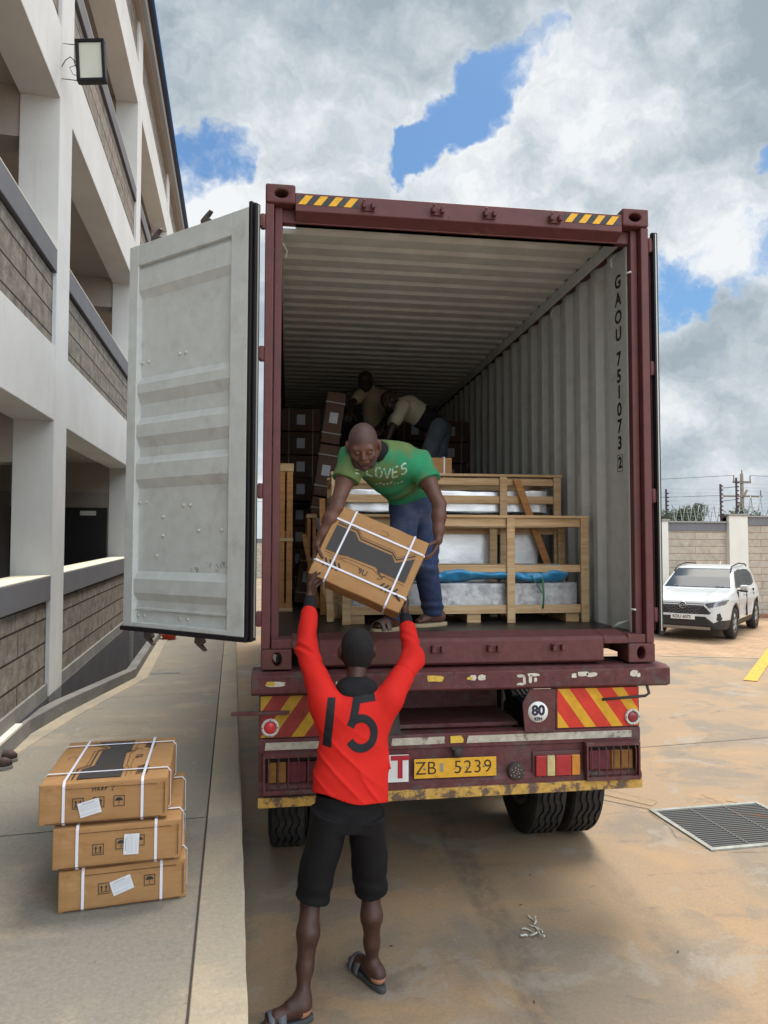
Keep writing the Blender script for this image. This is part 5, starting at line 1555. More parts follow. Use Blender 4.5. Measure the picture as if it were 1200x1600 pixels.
tag(mesh_obj('blue_sheet', s.mesh(.008, tarp_post, 1), tarpm), 'folded bright blue plastic sheet laid on the foam panel in the lower crate', 'plastic sheet')
b = MB(); b.tube([(.475+.29, .738, 1.70), (.77, .735, 1.80), (.765, .742, 1.90), (.75, .76, 2.0)], .007, 6); b.tube([(.77, .736, 1.80), (.72, .738, 1.87), (.68, .74, 1.94)], .004, 5)
tag(b.build('green_strap', mat('green_twine', (.05, .22, .08), .5)), 'thin green twine tied round the foam panel by the middle post', 'twine')
b = MB(); b.box(.60, .628, 1.25, 1.30, 1.66, 2.58); tag(b.build('corner_strip', mat('dark_strip', (.05, .06, .07), .4), None, .003), 'dark upright strip between the two silver appliances in the taller crate', 'edge strip')

# packing twine litter on the yard
b = MB()
def wig(p0, ang, n, st, seed, r_):
    rr = np.random.RandomState(seed); p = Vector(p0); pts = [p.copy()]; a = ang
    for i in range(n):
        a += rr.uniform(-.55, .55); p = p+Vector((math.cos(a)*st, math.sin(a)*st, rr.uniform(-.004, .006))); p.z = max(.006, min(.03, p.z)); pts.append(p.copy())
    b.tube(pts, r_, 5)
wig((.245, -.29, .01), .3, 9, .014, 1, .0045); wig((.30, -.25, .012), -.6, 8, .014, 2, .004); wig((.35, -.24, .012), 1.4, 5, .012, 3, .003); wig((.33, -.25, .01), .1, 9, .012, 4, .004); wig((.33, -.27, .01), -2.0, 11, .013, 6, .0045); wig((.27, -.36, .01), .5, 6, .008, 7, .005); wig((.255, -.36, .01), 2.5, 5, .008, 8, .005)
tag(b.build('twine_scrap', mat('twine', (.50, .52, .46), .7, var=.2)), 'tangled scrap of whitish packing twine lying on the concrete yard', 'string')
lf = MB()
for i, (x, y, a) in enumerate(((.33, -.02, .2), (.52, .35, 1.0), (1.0, -.6, .6), (.1, -.9, 1.4), (-.5, -.35, .4))):
    M_ = Matrix.Translation((x, y, .004)) @ Matrix.Rotation(a, 4, 'Z')
    t = MB(); t.add([(-.014, 0, .001), (0, -.005, .003), (.014, 0, .001), (0, .005, .004)], [(0, 1, 2, 3)], 0, False, M_)
    tag(t.build('dry_leaf', mat('dry_leaf', (.10, .05, .03), .9)), ['tiny dry leaf just above the twine scrap', 'tiny dry leaf in the shade of the trailer tail', 'tiny dry leaf on the open yard right of the twine', 'tiny dry leaf near the bottom picture edge', 'tiny dry leaf right of the sandalled foot'][i], 'leaf', 'dry leaves on the yard')

# ------------------------------------------------------------------ parked white car
def poly_sdf(pts):
    P_ = [np.array(p, np.float32) for p in pts]
    def f(X, Z):
        d = None; s_ = None
        n = len(P_)
        for i in range(n):
            a = P_[i]; b_ = P_[i-1]; e = b_-a; wx = X-a[0]; wz = Z-a[1]
            t = np.clip((wx*e[0]+wz*e[1])/(e@e), 0, 1); dx = wx-e[0]*t; dz = wz-e[1]*t
            q = dx*dx+dz*dz; d = q if d is None else np.minimum(d, q)
            c1 = Z >= a[1]; c2 = Z < b_[1]; c3 = e[0]*wz > e[1]*wx
            fl_ = (c1 & c2 & c3) | (~c1 & ~c2 & ~c3)
            s_ = np.where(fl_, -1, 1) if s_ is None else s_*np.where(fl_, -1, 1)
        return s_*np.sqrt(d)
    return f
def inpoly(x, y, pts):
    r_ = np.zeros(len(x), bool); n = len(pts)
    for i in range(n):
        x0, y0 = pts[i]; x1, y1 = pts[i-1]
        if y0 == y1: continue
        c = ((y0 > y) != (y1 > y)) & (x < (x1-x0)*(y-y0)/(y1-y0)+x0); r_ ^= c
    return r_
side_prof = [(2.24, .24), (2.32, .34), (2.335, .55), (2.31, .74), (2.27, .88), (2.12, .985), (1.70, 1.05), (1.12, 1.11), (.98, 1.15), (.62, 1.38), (.28, 1.575), (.0, 1.625), (-.6, 1.665), (-1.3, 1.64), (-1.85, 1.57), (-2.05, 1.50), (-2.20, 1.15), (-2.30, 1.0), (-2.33, .75), (-2.30, .42), (-2.18, .28), (-1.3, .24), (1.3, .22)]
wx_ = np.array([[-2.4, .66], [-2.3, .76], [-2.1, .855], [-1.7, .905], [-1.36, .925], [-.6, .905], [.5, .905], [1.33, .93], [1.8, .915], [2.05, .87], [2.2, .78], [2.30, .66], [2.36, .50]])
gz_ = np.array([[.2, .90], [.35, .96], [.55, .985], [.80, 1.0], [.95, .985], [1.05, .955], [1.15, .90], [1.35, .83], [1.52, .765], [1.60, .72], [1.68, .62]])
vox = .017
ax3 = [np.arange(-2.45, 2.45, vox, dtype=np.float32), np.arange(-1.0, 1.0, vox, dtype=np.float32), np.arange(.15, 1.78, vox, dtype=np.float32)]
X2, Z2 = ax3[0][:, None], ax3[2][None, :]
S2 = poly_sdf(side_prof)(X2+0*Z2, Z2+0*X2)[:, None, :]
WG = (np.interp(ax3[0], wx_[:, 0], wx_[:, 1])[:, None]*np.interp(ax3[2], gz_[:, 0], gz_[:, 1])[None, :]).astype(np.float32)
A_ = np.abs(ax3[1])[None, :, None]-WG[:, None, :]
kk = .05
h_ = np.clip(.5-.5*(A_-S2)/kk, 0, 1)
Dc = A_*(1-h_)+S2*h_+kk*h_*(1-h_)
Xc, Yc, Zc = ax3[0][:, None, None], ax3[1][None, :, None], ax3[2][None, None, :]
# crease down the flank and bonnet ribs
Dc = Dc-.010*np.exp(-((Zc-.86-.02*Xc)/.035)**2)*(np.abs(Yc) > .6)+.018*np.exp(-((Zc-.62)/.10)**2)*(np.abs(Yc) > .7)*(np.abs(Xc) < .9)
Dc = Dc-.012*np.exp(-((np.abs(Yc)-.52)/.07)**2)*(Zc > .9)*(Xc > .95)
for wxx in (1.33, -1.36):
    ar = np.sqrt((Xc-wxx)**2+(Zc-.36)**2)-.405
    ar = np.maximum(ar, .60-np.abs(Yc)); Dc = np.maximum(Dc, -ar)
VFc = nets(Dc.astype(np.float32), np.array([ax3[0][0], ax3[1][0], ax3[2][0]]), vox, 2)
V_, F_ = VFc
cen = V_[F_].mean(1); e1 = V_[F_[:, 2]]-V_[F_[:, 0]]; e2 = V_[F_[:, 3]]-V_[F_[:, 1]]; nr = np.cross(e1, e2); nr /= np.linalg.norm(nr, axis=1)[:, None]+1e-12
x, y, z = cen.T; ay = np.abs(y)
if (nr*np.stack([x*0, y, (z-.8)], 1)).sum() < 0: nr = -nr
kind_ = np.zeros(len(F_), int)                # 0 body
arch = np.minimum(np.hypot(x-1.33, z-.36), np.hypot(x+1.36, z-.36))
kind_[(z < .40) & (np.abs(x) < 1.0)] = 5
kind_[(arch < .465) & (ay > .5) & (z < .85)] = 5
kind_[(z < .36)] = 5
kind_[(z < .46) & (np.abs(x) > 1.75) & (ay > .35) & (z < .30+.16*np.clip((ay-.35)/.4, 0, 1))] = 5
win = [(.83, 1.13), (.30, 1.50), (-.2, 1.55), (-1.25, 1.54), (-1.72, 1.42), (-1.60, 1.20), (-1.1, 1.13)]
sidew = (np.abs(nr[:, 1]) > .55) & inpoly(x, z, win) & (ay > .55); kind_[sidew] = 2
ws = (nr[:, 0] > .25) & (x > .22) & (x < 1.10) & (z > 1.135) & (z < 1.585) & (ay < np.interp(z, [1.13, 1.58], [.765, .615])); kind_[ws] = 1
rw = (nr[:, 0] < -.25) & (x < -1.95) & (z > 1.15) & (z < 1.46) & (ay < .6); kind_[rw] = 1
fr_ = x > 1.72
hl = fr_ & inpoly(ay, z, [(.50, .775), (.56, .735), (.86, .82), (.905, .93), (.80, .915), (.46, .835)]) ; kind_[hl] = 3
ug = fr_ & inpoly(ay, z, [(-.1, .60), (.56, .60), (.60, .64), (.54, .70), (.44, .80), (-.1, .80)]); kind_[ug] = 4
ug2 = fr_ & inpoly(ay, z, [(-.1, .825), (.44, .825), (.47, .84), (-.1, .842)]); kind_[ug2] = 4
lg = fr_ & inpoly(ay, z, [(-.1, .355), (.52, .33), (.72, .335), (.64, .42), (.48, .545), (-.1, .545)]); kind_[lg] = 4
fg = fr_ & inpoly(ay, z, [(.70, .47), (.76, .43), (.80, .50), (.77, .63), (.71, .62)]); kind_[fg] = 4
sk = fr_ & (z < .315) & (z > .24) & (ay < .58); kind_[sk] = 6
carw = mat('car_white', (.50, .51, .51), .3, coat=.35, spec=.4)
glass_c = mat('car_glass', (.03, .042, .055), .06, spec=.5, ior=1.12)
plast = mat('car_black_plastic', (.022, .022, .024), .55)
car = empty('parked_car', 'white compact sport utility car parked nose out by the boundary wall', 'car', (9.55, 12.73, 0.02), (0, 0, R(-134.7)))
body_c = mesh_obj('body', sub_mesh(VFc, (kind_ == 0)), carw, car)
mesh_obj('windscreen', sub_mesh(VFc, ws), glass_c, car); mesh_obj('rear_window', sub_mesh(VFc, rw), glass_c, car)
mesh_obj('side_window', sub_mesh(VFc, sidew & (y > 0)), glass_c, car); mesh_obj('side_window', sub_mesh(VFc, sidew & (y < 0)), glass_c, car)
hlm = mat('headlamp_glass', (.16, .17, .19), .08, .5, coat=1, var=.5, vscale=14)
mesh_obj('headlight', sub_mesh(VFc, (kind_ == 3) & (y > 0)), hlm, car); mesh_obj('headlight', sub_mesh(VFc, (kind_ == 3) & (y < 0)), hlm, car)
mesh_obj('grille', sub_mesh(VFc, (kind_ == 4)), plast, car); mesh_obj('cladding', sub_mesh(VFc, kind_ == 5), plast, car)
mesh_obj('skid_plate', sub_mesh(VFc, kind_ == 6), mat('satin_silver', (.45, .46, .46), .35, .6), car)
# grille mesh: short bars in staggered rows, proud of the grille
b = MB()
for j, zz in enumerate((.63, .665, .70, .735, .77)):
    for i in range(-5, 6):
        yy_ = (i+.5*(j % 2))*.098
        if abs(yy_) > .50-(zz-.63)*.35: continue
        xf = 2.345-.16*(yy_/.8)**2-.11*max(0, zz-.7)
        b.box(xf-.02, xf+.004, yy_-.033, yy_+.033, zz-.006, zz+.006)
b.build('grille_bars', mat('grille_grey', (.16, .16, .17), .4, .4), car)
b = MB(); b.lathe([(0, .078), (.012, .080), (.018, .072), (.012, .064)], 'x', (2.315, 0, .795), 28)
eb = b.build('badge', mat('chrome', (.6, .6, .62), .12, 1.0), car)
b = MB(); b.lathe([(.006, .066), (.010, .04), (.012, .001)], 'x', (2.315, 0, .795), 24); b.build('badge_field', plast, eb)
b = MB(); b.lathe([(.012, .046), (.017, .048), (.017, .040), (.012, .038)], 'x', (2.318, 0, .795), 24, M=Matrix.Translation((0, 0, .795*.45)) @ Matrix.Diagonal((1, 1, .55, 1))); b.lathe([(.012, .024), (.017, .026), (.017, .020), (.012, .019)], 'x', (2.318, 0, .80), 20); b.build('emblem_ring', mat('chrome', (.6, .6, .62)), eb)
b = MB(); b.box(2.332, 2.352, -.26, .26, .475, .588); pc = b.build('number_plate', mat('plate_white', (.62, .62, .60), .4), car, .004)
text_mb("KDU 607S", .098, frame((2.3535, -.02, .530), (0, 1, 0), (0, 0, 1)), off=.002, sx=.93).build('lettering', mat('plate_black', (.02, .02, .02), .5), pc)
for sy in (1, -1):
    b = MB()
    b.prism([(.80, 1.07), (.88, 1.20), (.80, 1.215), (.73, 1.20), (.72, 1.09)], *sorted((sy*.93, sy*1.10)), 'y', sm=False); mr_ = b.build('mirror', carw, car, .03, segs=3)
    b = MB(); b.box(.74, .82, *sorted((sy*.86, sy*.96)), 1.06, 1.10); b.box(.74, .86, *sorted((sy*.93, sy*1.09)), 1.05, 1.075); b.build('mirror_base', plast, mr_, .01)
    b = MB(); b.tube([(.45, sy*.655, 1.50), (.25, sy*.64, 1.635), (-.6, sy*.635, 1.70), (-1.5, sy*.62, 1.665), (-1.75, sy*.61, 1.60)], .017, 8); b.build('roof_rail', plast, car)
    b = MB()
    for hx_ in (.18, -.85): b.box(hx_-.09, hx_+.09, *sorted((sy*.905, sy*.94)), .965, .995)
    b.build('door_handle', carw, car, .008)
    b = MB()
    for sx_ in (.92, -.10, -1.02): b.box(sx_-.003, sx_+.003, *sorted((sy*.86, sy*.9185)), .42, 1.06)
    b.build('door_gap', plast, car)
    b = MB(); b.lathe([(0, .035), (.012, .03), (.014, .001)], 'x', (2.16, sy*.745, .53), 16); b.build('fog_lamp', mat('chrome', (.6, .6, .62)), car)
    b = MB(); b.box(2.08, 2.12, *sorted((sy*.60, sy*.66)), .80, .85); b.box(2.02, 2.06, *sorted((sy*.72, sy*.78)), .84, .88); b.build('lamp_projector', mat('chrome', (.6, .6, .62)), car, .01)
b = MB(); b.prism([(-1.55, 1.60), (-1.62, 1.60), (-1.64, 1.72), (-1.60, 1.70)], -.012, .012, 'y'); b.build('aerial_fin', carw, car, .004)
for wxx in (1.33, -1.36):
    for sy in (1, -1):
        b = MB(); t0 = sy*.80
        prof = [(-.105, .22), (-.115, .27), (-.11, .335), (-.085, .36), (.085, .36), (.11, .335), (.115, .27), (.105, .235), (.06, .225)]
        b.lathe([(a*sy, r_) for a, r_ in prof], 'y', (wxx, t0, .36), 40); wl_ = b.build('wheel', tyre_m, car)
        b = MB()
        b.lathe([(sy*.06, .235), (sy*.10, .235), (sy*.085, .20)], 'y', (wxx, t0, .36), 36)
        for k in range(5):
            a = k*2*math.pi/5
            for da in (-.12, .12):
                b.tube([(wxx+.04*math.sin(a), t0+sy*.085, .36+.04*math.cos(a)), (wxx+.215*math.sin(a+da), t0+sy*.088, .36+.215*math.cos(a+da))], [.024, .016], 6)
        b.lathe([(sy*.07, .06), (sy*.11, .045), (sy*.112, .001)], 'y', (wxx, t0, .36), 18)
        b.build('rim', mat('alloy', (.36, .37, .38), .3, .8), wl_)
        MB().lathe([(sy*.02, .225), (sy*.018, .001)], 'y', (wxx, t0, .36), 20).build('hub_shadow', plast, wl_)
b = MB(); b.box(-1.9, 1.9, -.70, .70, .20, .30); b.build('underbody', plast, car, .03)

# ------------------------------------------------------------------ people
def V3(*a): return np.array(a, float)
def skinmat(name, c, c2): return mat(name, c, .48, col2=c2, c2lo=.45, c2hi=.65, c2scale=9, var=.08, vscale=25, bump=.06, bscale=120, spec=.45)
def hand(s, wr, d, nrm, side, curl=.5, spread=.25, size=1.0, kp=.004, thumb_open=.8, root=None):
    """wr wrist point, d direction to the knuckles, nrm palm normal (fingers curl towards it), side=+1: thumb on d x nrm side"""
    d = nz(d); nrm = np.array(nrm, float); nrm = nz(nrm-d*(nrm@d)); lat = np.cross(d, nrm)*side
    P = lambda a, b, c: wr+size*(d*a+lat*b+nrm*c)
    for i, b_ in enumerate((.028, .010, -.010, -.028)):
        s.cap(P(.0, b_*.55, 0), P(.085-abs(b_-.005)*.25, b_, 0), .0135*size, .0125*size, .012)
    for i, (b_, L_) in enumerate(((.031, .074), (.0105, .084), (-.0105, .077), (-.031, .060))):
        base = P(.085-abs(b_-.005)*.25, b_, 0); ang = curl*.5+.06*i; dir0 = nz(d*math.cos(ang)+nrm*math.sin(ang)+lat*(b_*spread*10))
        p = base; r_ = .0098*size; seg = (.45, .30, .25)
        for k in range(3):
            q = p+dir0*L_*size*seg[k]
            s.cap(p, q, r_, r_*.92, kp); p = q; r_ *= .91
            ang += curl*(.75 if k == 0 else .6); dir0 = nz(d*math.cos(ang)+nrm*math.sin(ang)+lat*(b_*spread*10))
    t0 = P(.018, .026, .006); td = nz(d*.62+lat*thumb_open+nrm*.35)
    t1 = t0+td*.042*size; td2 = nz(d*.85+lat*thumb_open*.45+nrm*(.35+curl*.5)); t2 = t1+td2*.032*size; t3 = t2+nz(td2+nrm*.2*curl)*.024*size
    s.cap(P(.0, .012, 0), t0, .014*size, .014*size, .01); s.cap(t0, t1, .0145*size, .0120*size, .006); s.cap(t1, t2, .0115*size, .0105*size, kp); s.cap(t2, t3, .0105*size, .0085*size, kp)
def head(s, c, f, up, k=.012, size=1.0):
    """c = centre of the skull, f = facing direction"""
    f = nz(f); up = np.array(up, float); up = nz(up-f*(up@f)); r_ = np.cross(f, up); Q = np.array([r_, f, up])
    P = lambda x, y, z: c+size*(r_*x+f*y+up*z)
    E = lambda p, rr_, kk=k, op='u': s.ell(P(*p), np.array(rr_)*size, Q, kk, op)
    E((0, -.012, .025), (.074, .096, .086), .02)
    E((0, .010, -.035), (.062, .078, .070), .03)
    s.cap(P(-.030, .045, -.080), P(.030, .045, -.080), .026*size, .026*size, .025)
    s.cap(P(0, .070, -.092), P(0, .066, -.085), .020*size, .018*size, .015)
    s.cap(P(-.058, .005, -.045), P(-.035, .05, -.082), .020*size, .018*size, .02); s.cap(P(.058, .005, -.045), P(.035, .05, -.082), .020*size, .018*size, .02)
    s.cap(P(-.040, .074, .022), P(.040, .074, .022), .013*size, .013*size, .014)       # brow
    for sx in (-1, 1):
        s.ell(P(sx*.031, .096, .004), V3(.018, .014, .012)*size, Q, .010, 's')
        s.ell(P(sx*.031, .078, .003), V3(.015, .013, .011)*size, Q, .003)
        s.cap(P(sx*.046, .062, -.026), P(sx*.036, .070, -.032), .018*size, .016*size, .018)  # cheeks
        s.ell(P(sx*.082, -.006, -.008), V3(.013, .023, .034)*size, Q, .006)                  # ears
        s.ell(P(sx*.093, .004, -.006), V3(.006, .011, .018)*size, Q, .004, 's')
    s.cap(P(0, .086, .012), P(0, .104, -.020), .0085*size, .0125*size, .010)                # nose
    s.ell(P(-.013, .094, -.025), V3(.009, .010, .008)*size, Q, .006); s.ell(P(.013, .094, -.025), V3(.009, .010, .008)*size, Q, .006)
    s.cap(P(-.020, .084, -.050), P(.020, .084, -.050), .0085*size, .0085*size, .005); s.cap(P(-.017, .083, -.064), P(.017, .083, -.064), .009*size, .009*size, .005)
    s.cap(P(-.024, .098, -.057), P(.024, .098, -.057), .0028*size, .0028*size, .003, 's')
def foot_s(s, ank, heel, toe, z0):
    """barefoot from ankle; z0 = height of the sole"""
    d = nz(V3(toe[0]-heel[0], toe[1]-heel[1], 0)); L_ = np.hypot(toe[0]-heel[0], toe[1]-heel[1]); lat = np.cross(V3(0, 0, 1), d)
    h = V3(heel[0], heel[1], z0)
    P = lambda a, b_, c: h+d*a*L_+lat*b_+V3(0, 0, c)
    s.cap(P(.12, 0, .032), P(.2, 0, .036), .032, .032, .02); s.cap(ank, P(.17, 0, .05), .034, .036, .025)
    s.cap(ank, P(.42, 0, .055), .034, .030, .03); s.cap(P(.2, 0, .036), P(.72, .008, .030), .032, .030, .02); s.cap(P(.2, 0, .034), P(.72, -.018, .024), .028, .022, .02)
    for i, (b_, l_) in enumerate(((.026, .93), (.008, .94), (-.008, .91), (-.022, .87), (-.034, .82))):
        s.cap(P(.70, b_*.9, .022), P(l_, b_, .014), .0135 if i else .016, .0095 if i else .0125, .005)
def sandal(parent, heel, toe, z0, wid, m_sole, m_strap, thick=.028, strap=True, lab='sandal'):
    d = nz(V3(toe[0]-heel[0], toe[1]-heel[1], 0)); lat = np.cross(V3(0, 0, 1), d)
    L_ = np.hypot(toe[0]-heel[0], toe[1]-heel[1])+.03; c = (V3(heel[0], heel[1], 0)+V3(toe[0], toe[1], 0))/2
    pts = []
    for i in range(36):
        a = 2*math.pi*i/36; x = math.cos(a); y = math.sin(a)
        w_ = wid*(1+.16*x)*(1-.14*math.exp(-((x+.15)/.35)**2))
        p = c+d*x*L_/2+lat*(math.copysign(abs(y)**.8, y)*w_); pts.append((p[0], p[1]))
    so = MB().prism(pts, z0, z0+thick, 'z', sm=True).build(lab, m_sole, parent, .006, segs=3)
    if strap:
        b = MB(); arc = []
        for i in range(13):
            t = math.pi*i/12
            arc.append((math.cos(t)*(wid+.004), math.sin(t)*.062))
        for (a0, a1) in ((.10, .24), (.30, .40)):
            vs = []
            for (u_, h_) in arc:
                for a in (a0, a1):
                    p = c+d*(a-.06)*L_+lat*u_; vs.append((p[0], p[1], z0+thick*.6+h_*(1.08-.5*a)))
            for (u_, h_) in arc:
                for a in (a0, a1):
                    p = c+d*(a-.06)*L_+lat*u_*1.07; vs.append((p[0], p[1], z0+thick*.6+(h_+.005)*(1.08-.5*a)))
            n = 13; fs = [(2*i, 2*i+1, 2*i+3, 2*i+2) for i in range(n-1)]+[(2*n+2*i, 2*n+2*i+2, 2*n+2*i+3, 2*n+2*i+1) for i in range(n-1)]
            fs += [(2*i, 2*i+2, 2*n+2*i+2, 2*n+2*i) for i in range(n-1)]+[(2*i+1, 2*n+2*i+1, 2*n+2*i+3, 2*i+3) for i in range(n-1)]
            b.add(vs, fs, 0, True)
        b.build('strap', m_strap, so)
    return so
def folds(D, X, Y, Z, amp, fx, seed):
    rr = np.random.RandomState(seed); o = 0
    for i in range(6):
        a = rr.normal(size=3); a /= np.linalg.norm(a); q = rr.normal(size=3); q /= np.linalg.norm(q); ph = rr.uniform(0, 6, 2)
        w = fx*rr.uniform(.7, 1.8)
        o = o+np.sin(w*(a[0]*X+a[1]*Y+a[2]*Z)+1.6*np.sin(w*.45*(q[0]*X+q[1]*Y+q[2]*Z)+ph[1])+ph[0])/(1+.25*i)
    return D+amp*o/2.2
def strokes(name, parent, paths, width, M_, obj, dirn, mat_, off=.0022, step=.006, back=.25):
    """thick pen strokes laid on the surface of obj, projected along dirn; paths in the plane of M_"""
    bvh = BVHTree.FromObject(obj, bpy.context.evaluated_depsgraph_get())
    b = MB(); dv = Vector(dirn).normalized()
    mwi = obj.matrix_world.inverted()
    for path in paths:
        P = [Vector((p[0], p[1])) for p in path]
        # resample
        dens = [P[0]]
        for a, c in zip(P, P[1:]):
            n = max(1, int((c-a).length/step))
            for i in range(1, n+1): dens.append(a.lerp(c, i/n))
        rows = []
        for i, p in enumerate(dens):
            a = dens[max(0, i-2)]; c = dens[min(len(dens)-1, i+2)]; t = (c-a).normalized(); nn = Vector((-t.y, t.x)); row = []
            for k in range(7):
                q = p+nn*width*(k/6-.5); w_ = M_ @ Vector((q.x, q.y, 0))
                hit = bvh.ray_cast(w_-dv*back, dv, 1.2)
                row.append(None if hit[0] is None else hit[0]-dv*off)
            rows.append(row)
        base = len(b.v); ok = {}
        for i, row in enumerate(rows):
            for k, q in enumerate(row):
                ok[(i, k)] = q is not None; b.v.append(tuple(q) if q is not None else (0, 0, -9))
        for i in range(len(rows)-1):
            for k in range(6):
                if all(ok[x] for x in ((i, k), (i+1, k), (i, k+1), (i+1, k+1))):
                    qs = [Vector(b.v[base+ii*7+kk]) for ii, kk in ((i, k), (i+1, k), (i+1, k+1), (i, k+1))]
                    if max((qs[0]-qs[2]).length, (qs[1]-qs[3]).length) > .06: continue
                    b.f.append((base+i*7+k, base+(i+1)*7+k, base+(i+1)*7+k+1, base+i*7+k+1)); b.m.append(0); b.smooth.append(True)
    return b.build(name, mat_, parent, fix=False)

# ---- worker in the red shirt, back to us, arms up under the carton
red_p = empty('person', 'worker in red shirt numbered 15 and black shorts, back turned, reaching up', 'person', (-.77, -.75, 0))
def off(o):                                     # keep the world coordinates the pose was measured in
    for ch in red_p.children: pass
def place_children(root):
    inv = Matrix.Translation(-root.location)
    for ch in list(root.children):
        ch.location = ch.location - root.location
skinD = skinmat('skin_dark', (.060, .026, .019), (.040, .018, .014))
palm = mat('skin_sole', (.40, .19, .11), .6, var=.1)
s = Sdf()
J = dict(pel=V3(-.765, -.72, .885), hL=V3(-.86, -.72, .86), hR=V3(-.675, -.71, .86), kL=V3(-.945, -.725, .47), kR=V3(-.648, -.64, .46), aL=V3(-.985, -.875, .09), aR=V3(-.640, -.665, .085),
         ch=V3(-.735, -.62, 1.25), nk=V3(-.716, -.56, 1.435), hd=V3(-.704, -.475, 1.600), sL=V3(-.882, -.60, 1.375), sR=V3(-.552, -.60, 1.375), eL=V3(-.966, -.42, 1.60), eR=V3(-.394, -.42, 1.54), wL=V3(-.944, -.27, 1.865), wR=V3(-.408, -.235, 1.765))
s.cap(J['pel']+V3(0, .02, 0), J['ch'], .075, .085, .04); s.cap(J['hL']+V3(.02, .02, 0), J['hR']+V3(-.02, .01, 0), .05, .05, .03); s.cap(J['ch'], J['nk'], .075, .052, .04); s.cap(J['sL'], J['sR'], .042, .042, .02)
s.cap(J['nk'], J['hd']-V3(0, .03, .05), .053, .050, .02)
hf = nz(V3(-.02, .90, .34))
head(s, J['hd'], hf, V3(0, -.34, .9), size=1.08)
for h_, k_, a_ in (('hL', 'kL', 'aL'), ('hR', 'kR', 'aR')):
    s.chain([J[h_]*.92+J['pel']*.08-V3(0, 0, .02), J[h_]*.5+J[k_]*.5, J[k_]], [.055, .056, .048], .02)
    cf = J[k_]*.66+J[a_]*.34+V3(0, -.022, 0)
    s.chain([J[k_], cf, J[k_]*.3+J[a_]*.7, J[a_]], [.045, .050, .036, .028], .03)
for s_, e_, w_ in (('sL', 'eL', 'wL'), ('sR', 'eR', 'wR')):
    s.chain([J[s_], J[s_]*.5+J[e_]*.5, J[e_]], [.044, .042, .036], .02); s.chain([J[e_], J[e_]*.6+J[w_]*.4, J[w_]], [.038, .037, .025], .02)
hLh, tLh = (-.950, -.885), (-1.165, -.940)
hRh, tRh = (-.598, -.735), (-.718, -.475)
foot_s(s, J['aL'], hLh, tLh, .026); foot_s(s, J['aR'], hRh, tRh, .026)
# hands under the lower corners of the carton
BLc = CC+RC @ Vector((-.28, -.226, .0)); BRc = CC+RC @ Vector((.28, -.226, .0))
cxv = np.array(cx_); cyv = np.array(cy_); czv = np.array(cz_)
pL = np.array(BLc)-cyv*.022+cxv*.055; pR = np.array(BRc)-cyv*.020-cxv*.05+czv*.02
hand(s, J['wL']+0*pL, V3(-.03, .05, 1)*.5+nz(pL-J['wL'])*.8, cyv*1.0+cxv*.3, -1, curl=.55, thumb_open=.9)
hand(s, J['wR'], V3(.16, .22, 1), -cxv-czv*.2, 1, curl=.42, thumb_open=.9)
VF = s.mesh(.0048, None, 1)
cen = VF[0][VF[1]].mean(1)
isP = ((cen[:, 2] < .062) & ((np.hypot(cen[:, 0]-hLh[0], cen[:, 1]-hLh[1]) < .06) | (np.hypot(cen[:, 0]-hRh[0], cen[:, 1]-hRh[1]) < .06)))
mesh_obj('body', VF, [skinD, palm], red_p, isP.astype(int))
# hair: close cropped cap
s = Sdf(); f_ = hf; u_ = nz(V3(0, -.34, .9)-f_*(V3(0, -.34, .9)@f_)); r_ = np.cross(f_, u_); Q = np.array([r_, f_, u_])
s.ell(J['hd']+f_*-.012+u_*.029, (.086, .108, .098), Q, .02); s.ell(J['hd']-f_*.038-u_*.022, (.075, .075, .072), Q, .03)
def hair_cut(D, X, Y, Z):
    px = (X-J['hd'][0])*f_[0]+(Y-J['hd'][1])*f_[1]+(Z-J['hd'][2])*f_[2]; pz = (X-J['hd'][0])*u_[0]+(Y-J['hd'][1])*u_[1]+(Z-J['hd'][2])*u_[2]
    D = D+.0012*np.sin(X*420)*np.sin(Y*390)*np.sin(Z*410)
    pr2 = np.sqrt((X-J['hd'][0]-f_[0]*(-.006)-u_[0]*(-.01))**2*0+(px+.006)**2+(pz+.010)**2)
    D = np.maximum(D, (.036-pr2))
    return np.maximum(D, (-pz-.052)+np.clip(px*1.5, -.01, .2))
mesh_obj('hair', s.mesh(.005, hair_cut), mat('hair_black', (.010, .009, .010), .85, bump=.6, bscale=150), red_p)
# dark undershirt: collar ring and cuffs
ush = mat('undershirt_black', (.007, .0065, .009), .85)
s = Sdf(); s.cap(J['ch']*.3+J['nk']*.7, J['nk']+V3(0, .0, -.012), .080, .064, .03); s.cap(J['nk']*.7+J['sL']*.3+V3(0, -.01, .0), J['nk']*.7+J['sR']*.3+V3(0, -.01, .0), .060, .060, .03)
mesh_obj('undershirt', s.mesh(.006), ush, red_p)
s = Sdf(); s.cap(J['eL']*.5+J['wL']*.5, J['eL']*.07+J['wL']*.93, .036, .0345, .01)
mesh_obj('cuff', s.mesh(.005, lambda D, X, Y, Z: folds(D, X, Y, Z, .0012, 90, 3)), ush, red_p)
s = Sdf(); s.cap(J['eR']*.5+J['wR']*.5, J['eR']*.10+J['wR']*.90, .036, .0345, .01)
mesh_obj('cuff', s.mesh(.005, lambda D, X, Y, Z: folds(D, X, Y, Z, .0012, 90, 3)), ush, red_p)
